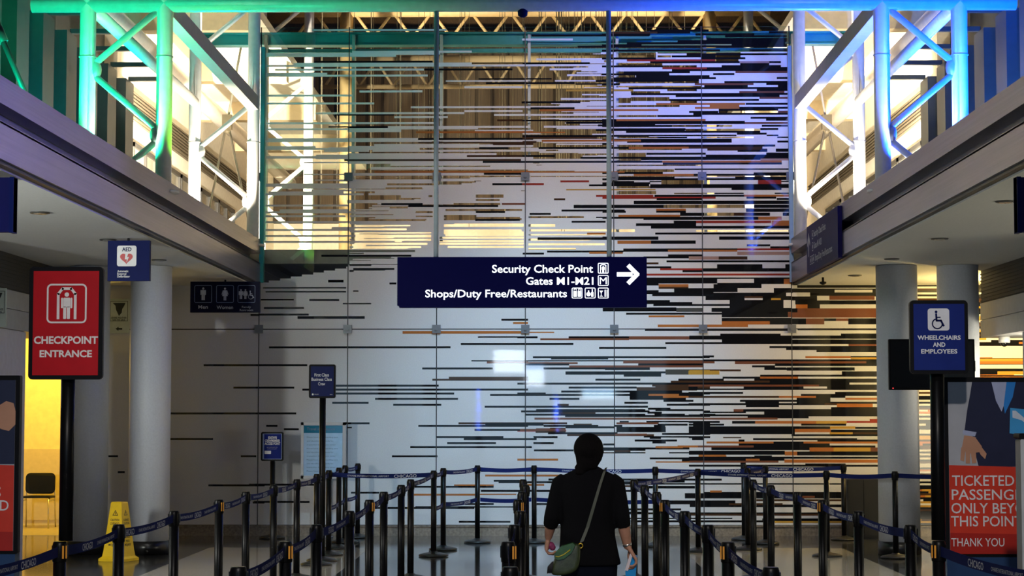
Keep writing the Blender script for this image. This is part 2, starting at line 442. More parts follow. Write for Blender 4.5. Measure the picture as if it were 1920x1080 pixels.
# ------------------------------------------------------------------ the strip pattern of the glass wall
# strips measured on the wall: row, start, end, colour, thickness; each sheet has an origin and a scale
SHEETS = [
 (1130, 40, 5.333, """58,440,1330,n;98,488,1082,k;118,555,895,k;118,100,560,n;118,1690,1870,k;138,0,490,k;138,945,1540,k;158,1245,1870,k;180,1065,1870,k;200,765,1870,k;220,255,1850,k;240,0,405,k;240,1310,1870,k;258,0,1870,k;295,0,1190,k;295,1490,1870,k
315,145,548,c,20;335,145,548,c,20;355,145,548,c,20;315,560,1190,c;355,560,700,c;395,1145,1380,c;355,1150,1400,c;435,145,610,c,36;455,610,955,c;512,145,220,c;540,145,340,c,40;612,145,980,c;655,145,1000,c;692,660,955,c;710,290,590,c;792,145,290,c,55;782,290,680,c,36;810,690,955,c;850,145,780,c;910,1175,1770,c;948,145,550,c;1048,705,1310,c;315,1190,1400,c
333,855,1870,k;355,705,1150,k;375,0,548,k;375,1000,1450,k;395,255,1145,r;415,490,1388,k;415,1390,1690,p;413,1690,1805,k;434,1393,1690,k;455,0,608,k;455,1210,1805,k;474,610,1058,r;474,1060,1870,k;494,705,1870,k;514,220,888,k;514,1345,1870,b;534,0,663,k;534,1120,1338,k;553,342,1086,k;573,120,1150,k;573,1760,1870,k;593,0,980,k;611,1235,1870,k;632,0,180,k;632,935,1530,b;632,1655,1870,k;652,1030,1470,k;652,1775,1870,k;672,275,1870,k;692,0,315,y;690,1558,1870,k;712,1383,1835,b;732,295,1870,k;750,742,1790,k;770,1585,1870,b;790,682,1583,k;830,545,1442,o;830,1446,1870,k;850,1085,1382,o;870,935,1382,o;870,1382,1870,k;888,1175,1775,k;888,0,568,o;908,875,1172,k;908,1775,1870,b;928,920,1870,k;948,555,1000,k;968,1497,1870,k;988,1650,1870,k;992,140,1040,o;992,0,140,k;1008,0,1435,k;1025,0,1435,k;1025,1435,1870,b;1047,0,705,k;1047,1610,1870,k"""),
 (1130, 240, 5.333, """20,838,1590,c;98,150,555,c;98,1000,1525,c;178,150,415,c;217,145,800,c;270,145,440,c,40;318,145,390,c;376,145,1000,c,10;428,145,725,c,30;490,145,315,c;548,593,1078,c,36;598,145,480,c;650,145,540,c,36;660,720,1120,c;788,615,1520,c,36;867,1020,1320,c,36;1032,85,330,c;1032,940,1880,c
18,0,838,k;18,1590,1775,k;40,240,1590,k;60,1355,1655,k;78,0,1350,k;78,1655,1775,k;98,555,858,k;98,1760,1875,k;120,0,1305,k;138,255,1305,k;138,1760,1875,k;160,0,100,k;180,415,1740,k;200,0,262,k;200,262,870,o;200,870,1615,n;218,1060,1660,n;235,1365,1660,k;228,1745,1875,k,36;258,443,1045,k;258,1650,1875,k;278,1045,1875,k;298,0,1875,k;315,390,1590,k;318,1590,1875,p;338,0,603,k;338,603,1805,o;357,610,1805,k;415,730,1880,k;453,0,610,k;470,315,918,o;455,1520,1880,k;470,918,1880,k;500,165,730,k;495,1335,1880,k;518,0,1880,k;541,100,325,k;541,477,593,k;548,1565,1800,r,36;541,1800,1880,k;560,0,480,k;588,480,1880,k,36;618,1298,1800,k;660,1127,1422,k;660,1730,1880,k;680,525,1425,k;680,1425,1880,o;700,0,1140,r;700,1450,1745,k;718,545,1000,k;718,1750,1880,k;748,315,1880,k,36;788,0,615,k,36;788,1525,1880,k,36;822,540,838,o;840,0,235,k;840,540,838,k;828,1445,1880,k,36;867,780,1020,k,36;867,1320,1505,n,36;867,1505,1680,k,36;867,1810,1880,k,36;880,165,780,o;900,0,1020,k;908,1020,1565,k,36;908,1565,1800,o,36;915,415,1020,k;943,715,940,k,26;943,0,30,k;943,940,1695,r,28;973,338,940,k,28;958,1700,1880,o,56;1000,490,1880,k,26;1058,530,1880,k;1058,0,35,o"""),
 (1130, 440, 5.333, """40,0,560,k,36;40,1168,1885,k,36;80,150,490,o,36;80,490,938,k,36;110,1450,1685,k;130,1685,1890,k;160,208,658,k,36;150,658,1350,k;150,1350,1900,r;170,0,208,k;168,658,1350,o;188,0,205,o;190,1350,1880,p,36;212,660,1000,k;232,415,865,k;238,865,1163,p,36;238,1163,1455,n,36;270,640,1890,k;290,440,560,n;328,440,692,k;338,1150,1600,k,75;320,1830,1890,k,36;350,578,1000,r;357,1000,1150,k,36;357,1600,1890,k,36;370,800,1000,k;403,440,1890,r;440,440,1890,k;468,440,1150,k,50;488,1150,1890,k;468,1515,1815,k,40;472,1815,1890,o,50;505,440,562,k;513,562,862,o,30;518,1110,1590,k,36;535,565,862,n;558,715,1350,k,36;558,1715,1890,k,36;570,440,560,k;588,440,1110,k;600,1110,1835,k,36;638,1030,1420,k,36;628,1420,1605,n;638,1605,1890,k,36;650,1690,1785,y;668,440,675,k;678,1270,1810,k,36;690,440,900,k;710,510,1270,k;717,1270,1810,k,40;750,0,740,k,36;758,740,1000,g,36;758,1090,1890,k,36;795,235,1190,k,22;822,463,820,o;808,1190,1850,k,50;850,1190,1670,k;885,1190,1670,o,36;885,1670,1890,k,36;918,550,1455,o,26;950,425,1890,k;995,1175,1775,k;1030,0,262,k;1030,262,868,b,36;1028,868,1890,k,36;1058,1190,1890,k
465,1150,1515,w,36;520,1590,1815,w,36;558,1350,1715,w,36;600,1835,1890,w,36;648,1420,1605,w,20;697,1810,1890,w,75;750,1410,1590,w,18;795,1430,1670,w,30;607,500,1110,c,22"""),
 (1280, 500, 5.0526, """165,1045,1835,k,20;180,1090,1835,k,45;230,865,1835,k,40;260,1210,1835,k,40;300,935,1275,k,38;298,1275,1390,w,38;298,1390,1820,b,38;338,1070,1835,k,36;375,1075,1185,o,38;375,1185,1300,k,38;375,1300,1835,w,38;413,580,1090,k,36;413,1090,1835,b,34;455,370,1000,k,50;458,1000,1835,b,56;505,370,1170,k,30;518,1170,1340,b,55;500,1340,1835,k,25;518,1570,1835,k,56;503,1455,1570,b,26;530,830,1170,k,30;568,620,1835,w,26;592,1090,1835,k;640,355,925,k;640,1500,1835,k;670,65,1835,k,30;702,370,1835,k,30;725,200,1835,k;745,1570,1835,b;763,820,1835,k;778,980,1835,k;798,1268,1835,k;853,1160,1590,o;853,1590,1835,k;870,1590,1835,y;850,200,298,k;885,200,1835,k;908,0,302,b;908,495,1735,b,22;908,1735,1835,k;930,870,1835,k,24;943,655,870,k;960,770,980,k;968,985,1625,k,28;978,200,548,n;1000,65,345,y,34;1005,1505,1835,k,28;1030,735,1835,k;1050,375,730,k;1050,730,1090,b
232,1445,1800,w,20;262,1045,1210,w,38"""),
 (970, 620, 5.333, """15,0,370,o,12;62,0,205,k;62,512,1115,k;70,1115,1720,b,34;70,1725,1920,k,34;82,230,1115,b;130,0,565,k;127,1478,1920,k;168,818,1492,k;262,155,1920,k;280,340,908,k;300,90,1920,k;320,90,605,b,20;315,1060,1865,b,24;338,90,522,k;338,1208,1865,k;357,520,1865,b;376,265,1325,k;385,875,1325,k;395,1550,1920,k;413,485,1478,k;430,485,1435,k;413,1478,1720,g,50;415,1720,1920,y,40;450,1062,1435,k;490,780,1228,k;490,1610,1920,k;508,1535,1920,n;527,0,1920,k;545,1345,1920,n;567,512,1190,k;565,1380,1920,n;580,1190,1795,n,30;605,440,1645,k;625,0,285,k;625,1120,1920,k;643,0,1310,k;643,1310,1612,o;643,1612,1850,k;660,1120,1455,k;660,1455,1920,o;682,325,622,k;682,1120,1685,k;700,1460,1758,k;718,1068,1305,k;738,405,515,n;738,1490,1920,k;757,0,1305,k;778,1305,1530,k;793,187,1120,k;793,1380,1850,k;805,40,190,k;805,1095,1320,k;815,415,780,n,28;820,1300,1440,k;808,1860,1920,k;838,90,1215,k;838,1370,1670,k;850,475,1920,k;880,172,780,k;880,780,1920,b;908,1020,1110,k;908,1290,1920,k;922,0,500,k;922,990,1410,b;937,0,262,k;940,565,745,n;937,1400,1700,k;950,262,805,k;950,960,1050,k;952,1360,1475,k;965,485,975,k;975,990,1480,k,25;945,1750,1920,k,60;995,0,490,r;1000,990,1480,k,30;980,330,480,k;1008,185,485,n;1025,305,1000,k;1030,1440,1920,k;1045,500,1360,n;1060,165,405,k;1060,1260,1920,k"""),
 (1290, 690, 5.189, """20,310,512,n;8,740,960,k;12,960,1618,k,22;45,0,305,y,34;48,1492,1840,k,34;75,700,1840,k;95,335,700,k;95,700,1060,o;113,0,345,k;113,640,1840,k;132,0,790,n,24;130,790,1840,k,24;150,0,1565,k;168,0,1270,b,22;170,1270,1840,k;188,535,1120,k;188,0,90,k;188,1345,1840,k;205,0,1840,k;242,0,533,k;242,1422,1840,k;262,0,140,k;262,1090,1840,k;280,0,880,n;280,880,1235,o;280,1235,1525,k;298,1050,1380,k;298,1525,1840,o;316,0,50,k;316,500,1380,k;335,555,880,k;335,1050,1840,k;352,0,1320,k;352,1320,1640,n;370,560,880,k;365,1440,1790,o,38;390,1385,1840,k;410,0,140,k;412,440,530,b,24;410,530,1840,k,24;430,150,560,k;440,735,1840,k,28;450,110,260,k;460,0,1840,k;478,575,1165,k;492,0,865,b;525,0,305,k;525,425,645,k,26;525,645,1240,o,26;525,1240,1535,y,26;525,1535,1840,r,22;503,1755,1840,r;550,0,345,k,24;550,1090,1530,k,24;580,0,1375,k,28;580,1375,1615,y,26;580,1615,1840,k;608,0,1030,k,36;608,1030,1380,o,34;608,1380,1840,k,26;633,1365,1590,y;633,1590,1840,n;632,0,1030,k;655,1000,1840,k;670,0,210,k;675,335,510,n;688,35,155,k;690,625,1630,k;705,485,540,k;705,1250,1840,k;725,175,825,o;725,825,1115,k;725,1115,1840,o;745,485,1365,k;762,0,630,b;762,630,1810,k;785,220,1170,k,30;790,1170,1405,o,36;790,1405,1760,y,36;790,1760,1840,b,36;825,0,930,k,40;828,930,1050,o,38;828,1050,1840,k,36;855,100,365,o;855,635,805,k;870,0,1840,k,22;890,0,925,k;890,555,690,o;908,0,870,b,20;905,925,1840,o,34;930,500,555,k;933,1130,1520,k;950,0,1840,k"""),
 (650, 230, 5.4, """48,412,1330,w,36;75,0,550,w,30;78,1300,1890,w,14;170,0,720,w,40;180,720,1330,w,18;232,270,1340,w,38;232,1340,1890,w,30;245,0,270,w;340,0,1215,w,60;330,1215,1520,w,40;360,1215,1890,w;400,0,1378,w,22;415,1378,1890,w,14;460,240,1890,w,22;520,0,1388,w,30;520,1500,1890,w,10;595,0,900,w,40;580,950,1500,w,20;625,290,408,w;630,1165,1475,w,30;645,1475,1735,w;690,700,880,w;710,320,520,w,40;740,550,830,w,40;690,960,1770,w,56;770,1000,1310,w;755,1590,1890,w,12
800,0,1890,w,30;745,1310,1590,c,30;785,1310,1550,c;824,1080,1560,c;860,435,620,c;885,1000,1780,c;905,700,870,c;945,700,870,c,10;965,1000,1310,c,36;965,1310,1760,c
40,0,412,k;98,700,1890,o,22;160,720,1890,k;200,720,1890,n;215,1480,1890,n;258,1340,1637,k;340,1215,1890,n;380,-30,1770,n;400,1378,1890,k;498,280,1890,o;516,1388,1780,k;624,1475,1780,k;624,1780,1890,r;824,350,770,k;845,622,1537,k;824,1572,1810,b;905,1308,1608,k;925,1855,1890,k;985,1308,1760,k"""),
 (470, 0, 2.596, """250,490,1075,w,10;270,300,593,w,10;310,200,1075,w,10;337,110,843,w,8;394,950,1350,w,9;424,1040,1325,w,9;520,778,1325,w,9;549,310,1040,w,10;540,1040,1325,w,10;568,697,958,w,9;626,80,735,w,8;678,80,815,w,14;720,375,590,w,10;762,315,890,w,24;763,70,315,w,12;790,255,890,w,8;847,255,470,w,8;876,310,590,w,8;900,70,655,w,15;914,150,655,w,10;935,85,450,w,10;1000,65,470,w,10;1023,140,470,w,10;1052,75,460,w,10
298,303,885,k;307,1075,1350,k;337,843,1275,k;384,1110,1350,k;404,1145,1350,k;498,1320,1350,k;558,407,697,k;616,375,665,k;586,1200,1325,n"""),
 (980, 400, 2.596, """20,30,300,c,8;60,30,160,c,12;85,35,550,c,8;105,30,400,c,8;130,30,330,c,9;152,30,400,c,9;175,30,260,c,8;44,240,405,k;124,75,660,k,12;100,315,405,o;187,120,490,k;198,0,105,k;195,325,430,o"""),
 (980, 0, 2.596, """288,70,365,w,10;300,290,400,w,14;335,250,430,w,10;345,290,400,w,10;365,220,385,w,10;410,480,700,w;510,185,430,w,8;525,40,420,w,10;552,250,420,w,10;577,90,430,w,8;600,210,420,w,8;625,290,430,w,10;650,0,90,w,10;690,100,430,w,10
172,45,625,k;228,270,1300,k;308,0,330,k;326,390,690,k;364,400,720,k;384,0,145,k;394,360,740,k;404,0,255,k;410,260,480,k;432,520,860,k;440,215,540,y;498,0,285,k;528,40,255,k;538,85,665,o;587,0,460,k;598,215,580,k;610,370,650,k;635,360,795,k;645,0,210,o;662,0,620,k;672,0,365,n;684,95,580,o;692,0,70,n;720,80,520,k;760,0,160,k;768,285,700,k;788,0,680,k;838,0,500,o;886,185,325,r;897,0,105,r;905,325,620,k;925,215,650,y;955,360,640,r;972,155,210,n;1008,250,690,k,16;1025,190,500,k;1042,35,140,k;1052,475,770,o;1060,360,600,k"""),
 (470, 400, 2.596, """55,990,1330,c,8;85,940,1320,c,8;108,950,1330,c,9;135,920,1330,c,9;165,960,1330,c,8;78,500,760,c,10;112,510,880,c,10;148,505,860,c,9;185,500,800,c,8;363,60,465,c,6;383,75,465,c,8;422,287,433,c,8;441,450,588,c,8;461,65,262,c,8;493,0,285,c,12;508,230,557,c,12;380,500,525,c,6
15,940,1100,c,14;30,940,1320,c,10;60,940,1330,c,12;95,940,1330,c,12;120,920,1330,c,10;150,920,1330,c,10;95,500,880,c,8;130,500,880,c,8;165,500,830,c,10;270,500,700,c,10
32,1095,1312,k;207,345,783,k,9;331,377,453,k,12;343,675,710,k;421,50,212,k,9;520,1222,1350,k,9;536,1278,1350,o,9;578,742,1340,o,11;601,1107,1350,k;634,1023,1350,k;652,92,975,k;717,1077,1350,k;726,1152,1350,b;738,-225,280,k;754,838,1180,k;800,967,1350,n;810,887,1350,n;838,410,917,k;848,-80,217,k;857,257,1350,k;875,410,993,k;883,1168,1350,k;903,608,1012,k;922,400,577,k;931,697,930,k;940,1140,1350,k;972,-385,228,k;1035,82,137,k;1022,468,583,k;1049,168,240,k;1042,470,497,k;1022,1013,1350,n;1034,820,1350,k;1055,1093,1350,k"""),
 (0, 680, 2.7, """387,865,1088,k;475,1228,1305,k;475,548,610,k;553,610,645,k;620,1065,1350,k;708,1290,1350,k"""),
 (470, 740, 3.177, """366,848,1117,k;310,955,1366,k;287,1173,1366,k;252,1113,1366,k;263,1272,1366,k;185,1003,1366,k;537,0,390,k;640,30,362,k;583,605,775,k;548,945,1336,k;595,940,1366,o;675,740,1336,k;755,1245,1366,k"""),
 (780, 740, 3.177, """70,410,1366,k;90,715,1366,k;98,627,1366,k;118,657,1366,k;142,707,1366,b;168,255,900,n;175,415,757,k;185,20,370,k;185,760,1085,k;203,715,890,b;210,352,620,k;210,620,890,b;228,785,1000,k;252,127,522,k;263,288,720,k;252,703,845,k;287,190,477,k;287,700,820,k;310,0,692,k;330,703,940,k;387,605,847,o;297,1115,1187,k;325,1115,1366,k,20;345,1115,1366,n;455,390,1366,k;480,415,865,o;512,465,640,k;520,495,865,k;503,790,865,k;540,230,465,o;537,640,765,o;548,0,467,k;570,390,865,k;593,0,600,o;650,295,467,k;668,0,590,k;650,720,840,k;755,262,565,k;520,1190,1366,k;545,1190,1366,n;570,1190,1366,k;640,1190,1366,k;700,1190,1366,k"""),
 (1150, 740, 3.177, """235,0,200,b;258,215,280,k;272,125,375,k;285,230,310,k;308,380,500,o;320,0,450,k;312,250,410,o;345,0,180,k;345,330,450,k;362,505,665,o;378,215,450,k;400,250,450,o;390,405,450,k;335,0,100,n;505,0,640,k;515,100,420,k;530,0,1572,k;550,200,480,k,14;580,540,1572,k,9;577,570,640,o;600,420,1572,k,30;606,1090,1190,b;625,830,1572,n;640,270,720,k,24;660,450,1572,k,14;650,680,1000,n;680,0,400,k;705,0,1572,k;712,400,1572,n;735,0,700,k;740,880,1572,k;752,100,1572,k;757,950,1572,y"""),
 (1820, 630, 1.0, """21,0,165,k,3;24,0,165,w,10;29,0,165,k,3;33,0,165,w,13;42,0,165,k,2.5;45,0,165,y,4;49,0,165,o,3.5;53,0,165,k,2;57,0,165,w,7;63,0,165,k,5;69,0,48,k,7;69,48,165,y,7;74,0,165,k,2;78,0,165,o,5"""),
]
import numpy as np
CODE = {'c': 0, 'w': 1, 'k': 2, 'n': 3, 'o': 4, 'r': 5, 'b': 6, 'p': 7, 'y': 8, 'g': 9}
RX0, RX1, RY0, RY1, VS = 152, 1985, 50, 985, 1.24
NR = int(round((RY1 - RY0) / VS))
PIX = np.zeros((NR, RX1 - RX0), dtype=np.uint8)
rowy = RY0 + (np.arange(NR) + .5) * VS
xs = np.arange(RX0, RX1) + .5
edge_x = [RX0, 486, 653, 700, 820, 900, 985, 1060, 1150, 1151, RX1]
edge_y = [530, 530, 500, 400, 378, 350, 320, 290, 272, 96, 96]
lim = np.interp(xs, edge_x, edge_y)
rng = random.Random(4)
for r in range(0, NR, 3):                 # closed white field with a stepped edge
    for q in (0, 2):
        xj = np.interp(xs + rng.uniform(-110, 110), edge_x, edge_y)
        sel = (rowy[r] > np.where(xs < 655, lim, np.where(xs > 1151, lim, xj)))
        PIX[r + q:r + q + (2 if q == 0 else 1), sel] = 1
for r in range(0, NR, 3):                 # loose white strips above the closed white field
    y = rowy[r]
    x = 495
    while x < 1150:
        ln = rng.uniform(60, 330)
        near = (y - 90) / (np.interp(x, edge_x, edge_y) - 90)
        if rng.random() < .10 + .38 * max(0, near) ** 2 and y < 470:
            PIX[r:r + 3, int(x) - RX0:int(min(1150, x + ln)) - RX0] = 1
        x += ln + rng.uniform(0, 40)
for r in range(0, NR, 3):                 # right-hand end behind the round columns
    y = rowy[r]
    x = 1651
    while x < RX1:
        ln = rng.uniform(50, 260)
        if y > 530:
            PIX[r:r + 3, int(x) - RX0:int(min(RX1, x + ln)) - RX0] = rng.choice([1, 1, 2, 2, 2, 2, 4, 3, 8])
        x += ln
for ox, oy, s, rows in SHEETS:
    for e in rows.replace('\n', ';').split(';'):
        p = e.split(',')
        y, x0, x1, c = float(p[0]), float(p[1]), float(p[2]), CODE[p[3]]
        t = float(p[4]) / s if len(p) > 4 else 3.6
        yc = oy + y / s
        a, b = int(round((yc - t / 2 - RY0) / VS)), int(round((yc + t / 2 - RY0) / VS))
        PIX[max(a, 0):max(b, a + 2, 0), max(int(ox + x0 / s) - RX0, 0):max(int(ox + x1 / s) - RX0, 0)] = c

def frit(name, col, trans=.0):
    m = mat(name, col, .03, spec=.45, scale=70, vary=.05)
    if trans:
        nt = m.node_tree
        b = nt.nodes['Principled BSDF']
        t = nt.nodes.new('ShaderNodeBsdfTranslucent')
        t.inputs[0].default_value = (*col, 1)
        mx = nt.nodes.new('ShaderNodeMixShader')
        mx.inputs[0].default_value = trans
        nt.links.new(b.outputs[0], mx.inputs[1])
        nt.links.new(t.outputs[0], mx.inputs[2])
        nt.links.new(mx.outputs[0], nt.nodes['Material Output'].inputs[0])
    return m
FRIT = [M_GLASS, frit('white fired strip', (.74, .73, .74), .25), frit('black fired strip', (.006, .006, .007)), frit('dark brown fired strip', (.050, .024, .012)),
        frit('orange brown fired strip', (.36, .12, .03)), frit('red fired strip', (.26, .03, .02)), frit('brown red fired strip', (.15, .055, .03)),
        frit('pale brown fired strip', (.36, .22, .17)), frit('ochre fired strip', (.42, .24, .04)), frit('charcoal fired strip', (.06, .06, .055))]
colx = [486 + 166.33 * i for i in range(-2, 10)]
def wz(y):
    return at(985, y, YW).z
def wx(x):
    return at(x, 560, YW).x
ZB, ZJ1, ZJ2, ZT, SOFF = wz(985), wz(617), wz(331), wz(50), 3.46
panels = []
for i in range(len(colx) - 1):
    full = 2 <= i <= 7
    panels.append((i, 617, 985))
    panels.append((i, 331 if full else 534, 617))
    if full:
        panels.append((i, 50, 331))
pn = 0
for i, ya, yb in panels:
    pn += 1
    xa, xb = colx[i] + .9, colx[i + 1] - .9
    bm = bmesh.new()
    X0, X1, Z0, Z1 = wx(xa), wx(xb), wz(yb - .9), wz(ya + .9)
    box(bm, X0, X1, YW, YW + .014, Z0, Z1, 0)
    r0, r1 = int(round((ya - RY0) / VS)), int(round((yb - RY0) / VS))
    c0, c1 = int(xa) - RX0 + 1, int(xb) - RX0
    sub = PIX[r0:r1, max(c0, 0):c1]
    open_runs = {}
    def emit(run, ra, rb):
        xs0, xs1, c = run
        f0 = X0 if xs0 <= max(c0, 0) + RX0 else max(X0, wx(xs0))
        f1 = X1 if xs1 >= c1 + RX0 else min(X1, wx(xs1))
        ra = ya if ra <= ya + .1 else ra
        rb = yb if rb >= yb - VS else rb
        quad(bm, [(f0, YW - .0012, max(Z0, wz(rb))), (f1, YW - .0012, max(Z0, wz(rb))), (f1, YW - .0012, min(Z1, wz(ra))), (f0, YW - .0012, min(Z1, wz(ra)))], c)
    for r in range(sub.shape[0] + 1):
        runs = set()
        if r < sub.shape[0]:
            row = sub[r]
            cut = np.flatnonzero(np.diff(row)) + 1
            st = [0, *cut.tolist(), len(row)]
            for a, b in zip(st, st[1:]):
                if row[a]:
                    runs.add((max(c0, 0) + a + RX0, max(c0, 0) + b + RX0, int(row[a])))
        yr = ya + r * VS
        for k in list(open_runs):
            if k not in runs:
                emit(k, open_runs.pop(k), yr)
        for k in runs:
            open_runs.setdefault(k, yr)
    struct('window_%d' % pn, bm, FRIT)

# frame of the glass wall: dark joints, plinth, clamps, side frames, head beams
wall = bpy.data.objects.new('wall_back', None)
COL.objects.link(wall)
wall['kind'] = 'structure'
bm = bmesh.new()
zt = wz(50)
for i, x in enumerate(colx):
    full = 2 <= i <= 8
    box(bm, wx(x) - .0065, wx(x) + .0065, YW - .003, YW + .03, ZB, zt if full else SOFF)
box(bm, wx(colx[0]), wx(colx[-1]), YW - .003, YW + .03, ZJ1 - .005, ZJ1 + .005)
obj('joint_seal', bm, mat('dark joint seal', (.012, .012, .016), .5), wall)
bm = bmesh.new()
for i in range(2, 9):
    x = wx(colx[i])
    box(bm, x + .035, x + .075, YW + .05, YW + .26, 4.1, zt - .1)
obj('glass_fin', bm, mat('pale glass fin', (.75, .75, .72), .3), wall)
for i in range(2, 9):
    for zz in (ZJ1, ZJ2):
        bm = bmesh.new()
        x = wx(colx[i])
        box(bm, x - .058, x + .058, YW - .03, YW - .004, zz - .058, zz + .058)
        cyl(bm, (x, YW - .045, zz), (x, YW - .03, zz), .022)
        obj('glass_clamp', bm, mat('clamp steel', (.16, .17, .19), .4, metal=.4), wall)
bm = bmesh.new()
box(bm, wx(colx[0]), wx(colx[-1]), YW + .0, YW + .3, 0, ZB - .02)
box(bm, wx(colx[0]), wx(colx[-1]), YW - .015, YW + .02, ZB - .02, ZB)
obj('stone_plinth', bm, mat('brown stone plinth', (.20, .16, .12), .22, scale=30, vary=.3), wall)
bm = bmesh.new()
box(bm, wx(colx[0]), wx(488), YW + .32, YW + .42, 0, 4.0)
box(bm, wx(1484), wx(colx[-1]), YW + .32, YW + .42, 0, 4.0)
obj('backing_wall', bm, mat('backing wall', (.25, .22, .18), .8), wall)
for nm, px, col in (('side_frame', 490, 0), ('side_frame', 1484.5, 1)):
    bm = bmesh.new()
    x = wx(px)
    box(bm, x - .028, x + .028, YW - .05, YW + .08, 3.5, wz(88))
    obj(nm, bm, M_BEAM if not col else mat('blue lit frame colour', (.25, .38, .55), .45), wall)  # teal left, blue right: flood light put into the frame colours

# beams that carry the head of the glass
t = thing('head_beam', 'long teal lit steel beam behind the top of the glass wall', 'beam', (CX, YW + .2, 6.78))
x0, x1 = at(352, 70, YW + .2).x - CX, at(1612, 70, YW + .2).x - CX
bm = bmesh.new()
box(bm, x0, x1, -.03, .10, .10, .24)
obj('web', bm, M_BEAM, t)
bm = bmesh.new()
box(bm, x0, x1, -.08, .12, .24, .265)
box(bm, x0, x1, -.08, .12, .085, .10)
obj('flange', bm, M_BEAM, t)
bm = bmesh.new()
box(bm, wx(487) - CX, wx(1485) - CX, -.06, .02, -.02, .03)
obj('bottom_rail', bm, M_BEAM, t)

# ------------------------------------------------------------------ galleries on both sides
FX = (-3.87, 3.50)
for s, fx, side in ((-1, FX[0], 'left'), (1, FX[1], 'right')):
    def bx(bm, xa, xb, *r):
        a, b = fx + s * xa, fx + s * xb
        box(bm, min(a, b), max(a, b), *r)
    bm = bmesh.new()
    bx(bm, 0, .03, 4, YW - .02, 3.50, 3.77)
    bx(bm, 0, .26, 4, YW - .02, 3.90, 4.10)
    bx(bm, .0, .16, 4, YW - .02, 3.755, 3.775)
    struct('trim_1' if s < 0 else 'trim_2', bm, M_FASCIA)
    bm = bmesh.new()
    bx(bm, .15, .18, 4, YW - .02, 3.75, 3.92)
    struct('trim_3' if s < 0 else 'trim_4', bm, M_FASCIA_DARK)
    bm = bmesh.new()
    bx(bm, .03, .09, 4, YW - .02, 3.475, 3.51)
    struct('trim_5' if s < 0 else 'trim_6', bm, M_BLACK)
    bm = bmesh.new()
    bx(bm, .09, 8, 4, YW, 3.46, 3.56)
    struct('ceiling_' + side, bm, M_SOFFIT)
    bm = bmesh.new()
    bx(bm, .20, 8, 4, 50, 3.80, 4.00)
    struct('floor_gallery_' + side, bm, mat('gallery floor', (.4, .38, .36), .6))
    # bulkhead: dark louvre over pale panels
    bxp = 2.03
    bm = bmesh.new()
    bx(bm, bxp, bxp + .6, 19, 24.9, 3.05, 3.46)
    for k in range(9):
        bx(bm, bxp - .012, bxp, 19, 24.9, 3.07 + .042 * k, 3.085 + .042 * k)
    struct('wall_bulkhead_louvre_' + side, bm, M_LOUVRE)
    bm = bmesh.new()
    bx(bm, bxp - .015, bxp + .6, 19, 24.9, 2.845, 3.05)
    bx(bm, bxp - .015, bxp + .6, 19, 24.9, 2.62, 2.838)
    struct('wall_bulkhead_' + side, bm, M_PANEL)
    bm = bmesh.new()
    bx(bm, bxp + .02, bxp + .5, 19, 22.9, 0, 2.615)
    struct('wall_' + side, bm, M_WALLPALE)
    # outer wall of the upper level
    bm = bmesh.new()
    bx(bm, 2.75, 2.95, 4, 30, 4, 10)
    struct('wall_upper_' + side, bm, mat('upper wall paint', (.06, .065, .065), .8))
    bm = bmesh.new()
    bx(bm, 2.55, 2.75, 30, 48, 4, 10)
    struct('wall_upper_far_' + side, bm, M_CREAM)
    for k in range(10):
        f0 = 17.9 + 1.22 * k
        bm = bmesh.new()
        bx(bm, 2.18, 2.36, f0, f0 + .56, 4.0, 6.60)
        bx(bm, 2.36, 2.75, f0 + .2, f0 + .36, 4.0, 6.6)
        bx(bm, 1.60, 2.20, f0 + .24, f0 + .32, 6.60, 6.66)
        o = obj('wall_fin', bm, M_FIN)
        tag(o, '%s tall grey green wall fin of the %s upper gallery' % (ORD[k], side), 'wall fin', 'wall fins of the %s upper gallery' % side)
    bm = bmesh.new()
    cyl(bm, (fx + s * 1.66, 16, 6.82), (fx + s * 1.66, 44, 6.82), .14, 20)
    tag(obj('round_duct', bm, mat('bare duct metal', (.66, .62, .58), .4, metal=.5)), 'long round pipe running beside the wall fins of the %s upper gallery' % side, 'pipe')
    # far upper wall: louvre band and windows
    bm = bmesh.new()
    bx(bm, 2.50, 2.55, 30.2, 44, 6.30, 6.75)
    for k in range(8):
        bx(bm, 2.47, 2.50, 30.2, 44, 6.32 + .055 * k, 6.345 + .055 * k)
    struct('trim_7' if s < 0 else 'trim_8', bm, mat('bronze louvre', (.10, .08, .05), .6))
    for k in range(5):
        y0 = 31 + 2.1 * k
        w = bpy.data.objects.new('window_%d' % (40 + k + (10 if s > 0 else 0)), None)
        COL.objects.link(w)
        w['kind'] = 'structure'
        bm = bmesh.new()
        for (a, b, c, d) in ((y0, y0 + 2.0, 5.05, 5.12), (y0, y0 + 2.0, 5.88, 5.95), (y0, y0 + .06, 5.05, 5.95), (y0 + .97, y0 + 1.03, 5.05, 5.95), (y0 + 1.94, y0 + 2.0, 5.05, 5.95)):
            bx(bm, 2.48, 2.55, a, b, c, d)
        obj('window_frame', bm, mat('dark window frame', (.03, .028, .025), .5), w)
        bm = bmesh.new()
        bx(bm, 2.52, 2.549, y0 + .05, y0 + 1.95, 5.1, 5.9)
        obj('pane', bm, mat('window pane', (.30, .28, .22), .08, spec=.8), w)
    # sloping roof soffit over the far gallery
    bm = bmesh.new()
    bx(bm, .3, 2.8, 22, 48, 7.6, 7.75)
    struct('ceiling_upper_' + side, bm, M_CREAM)
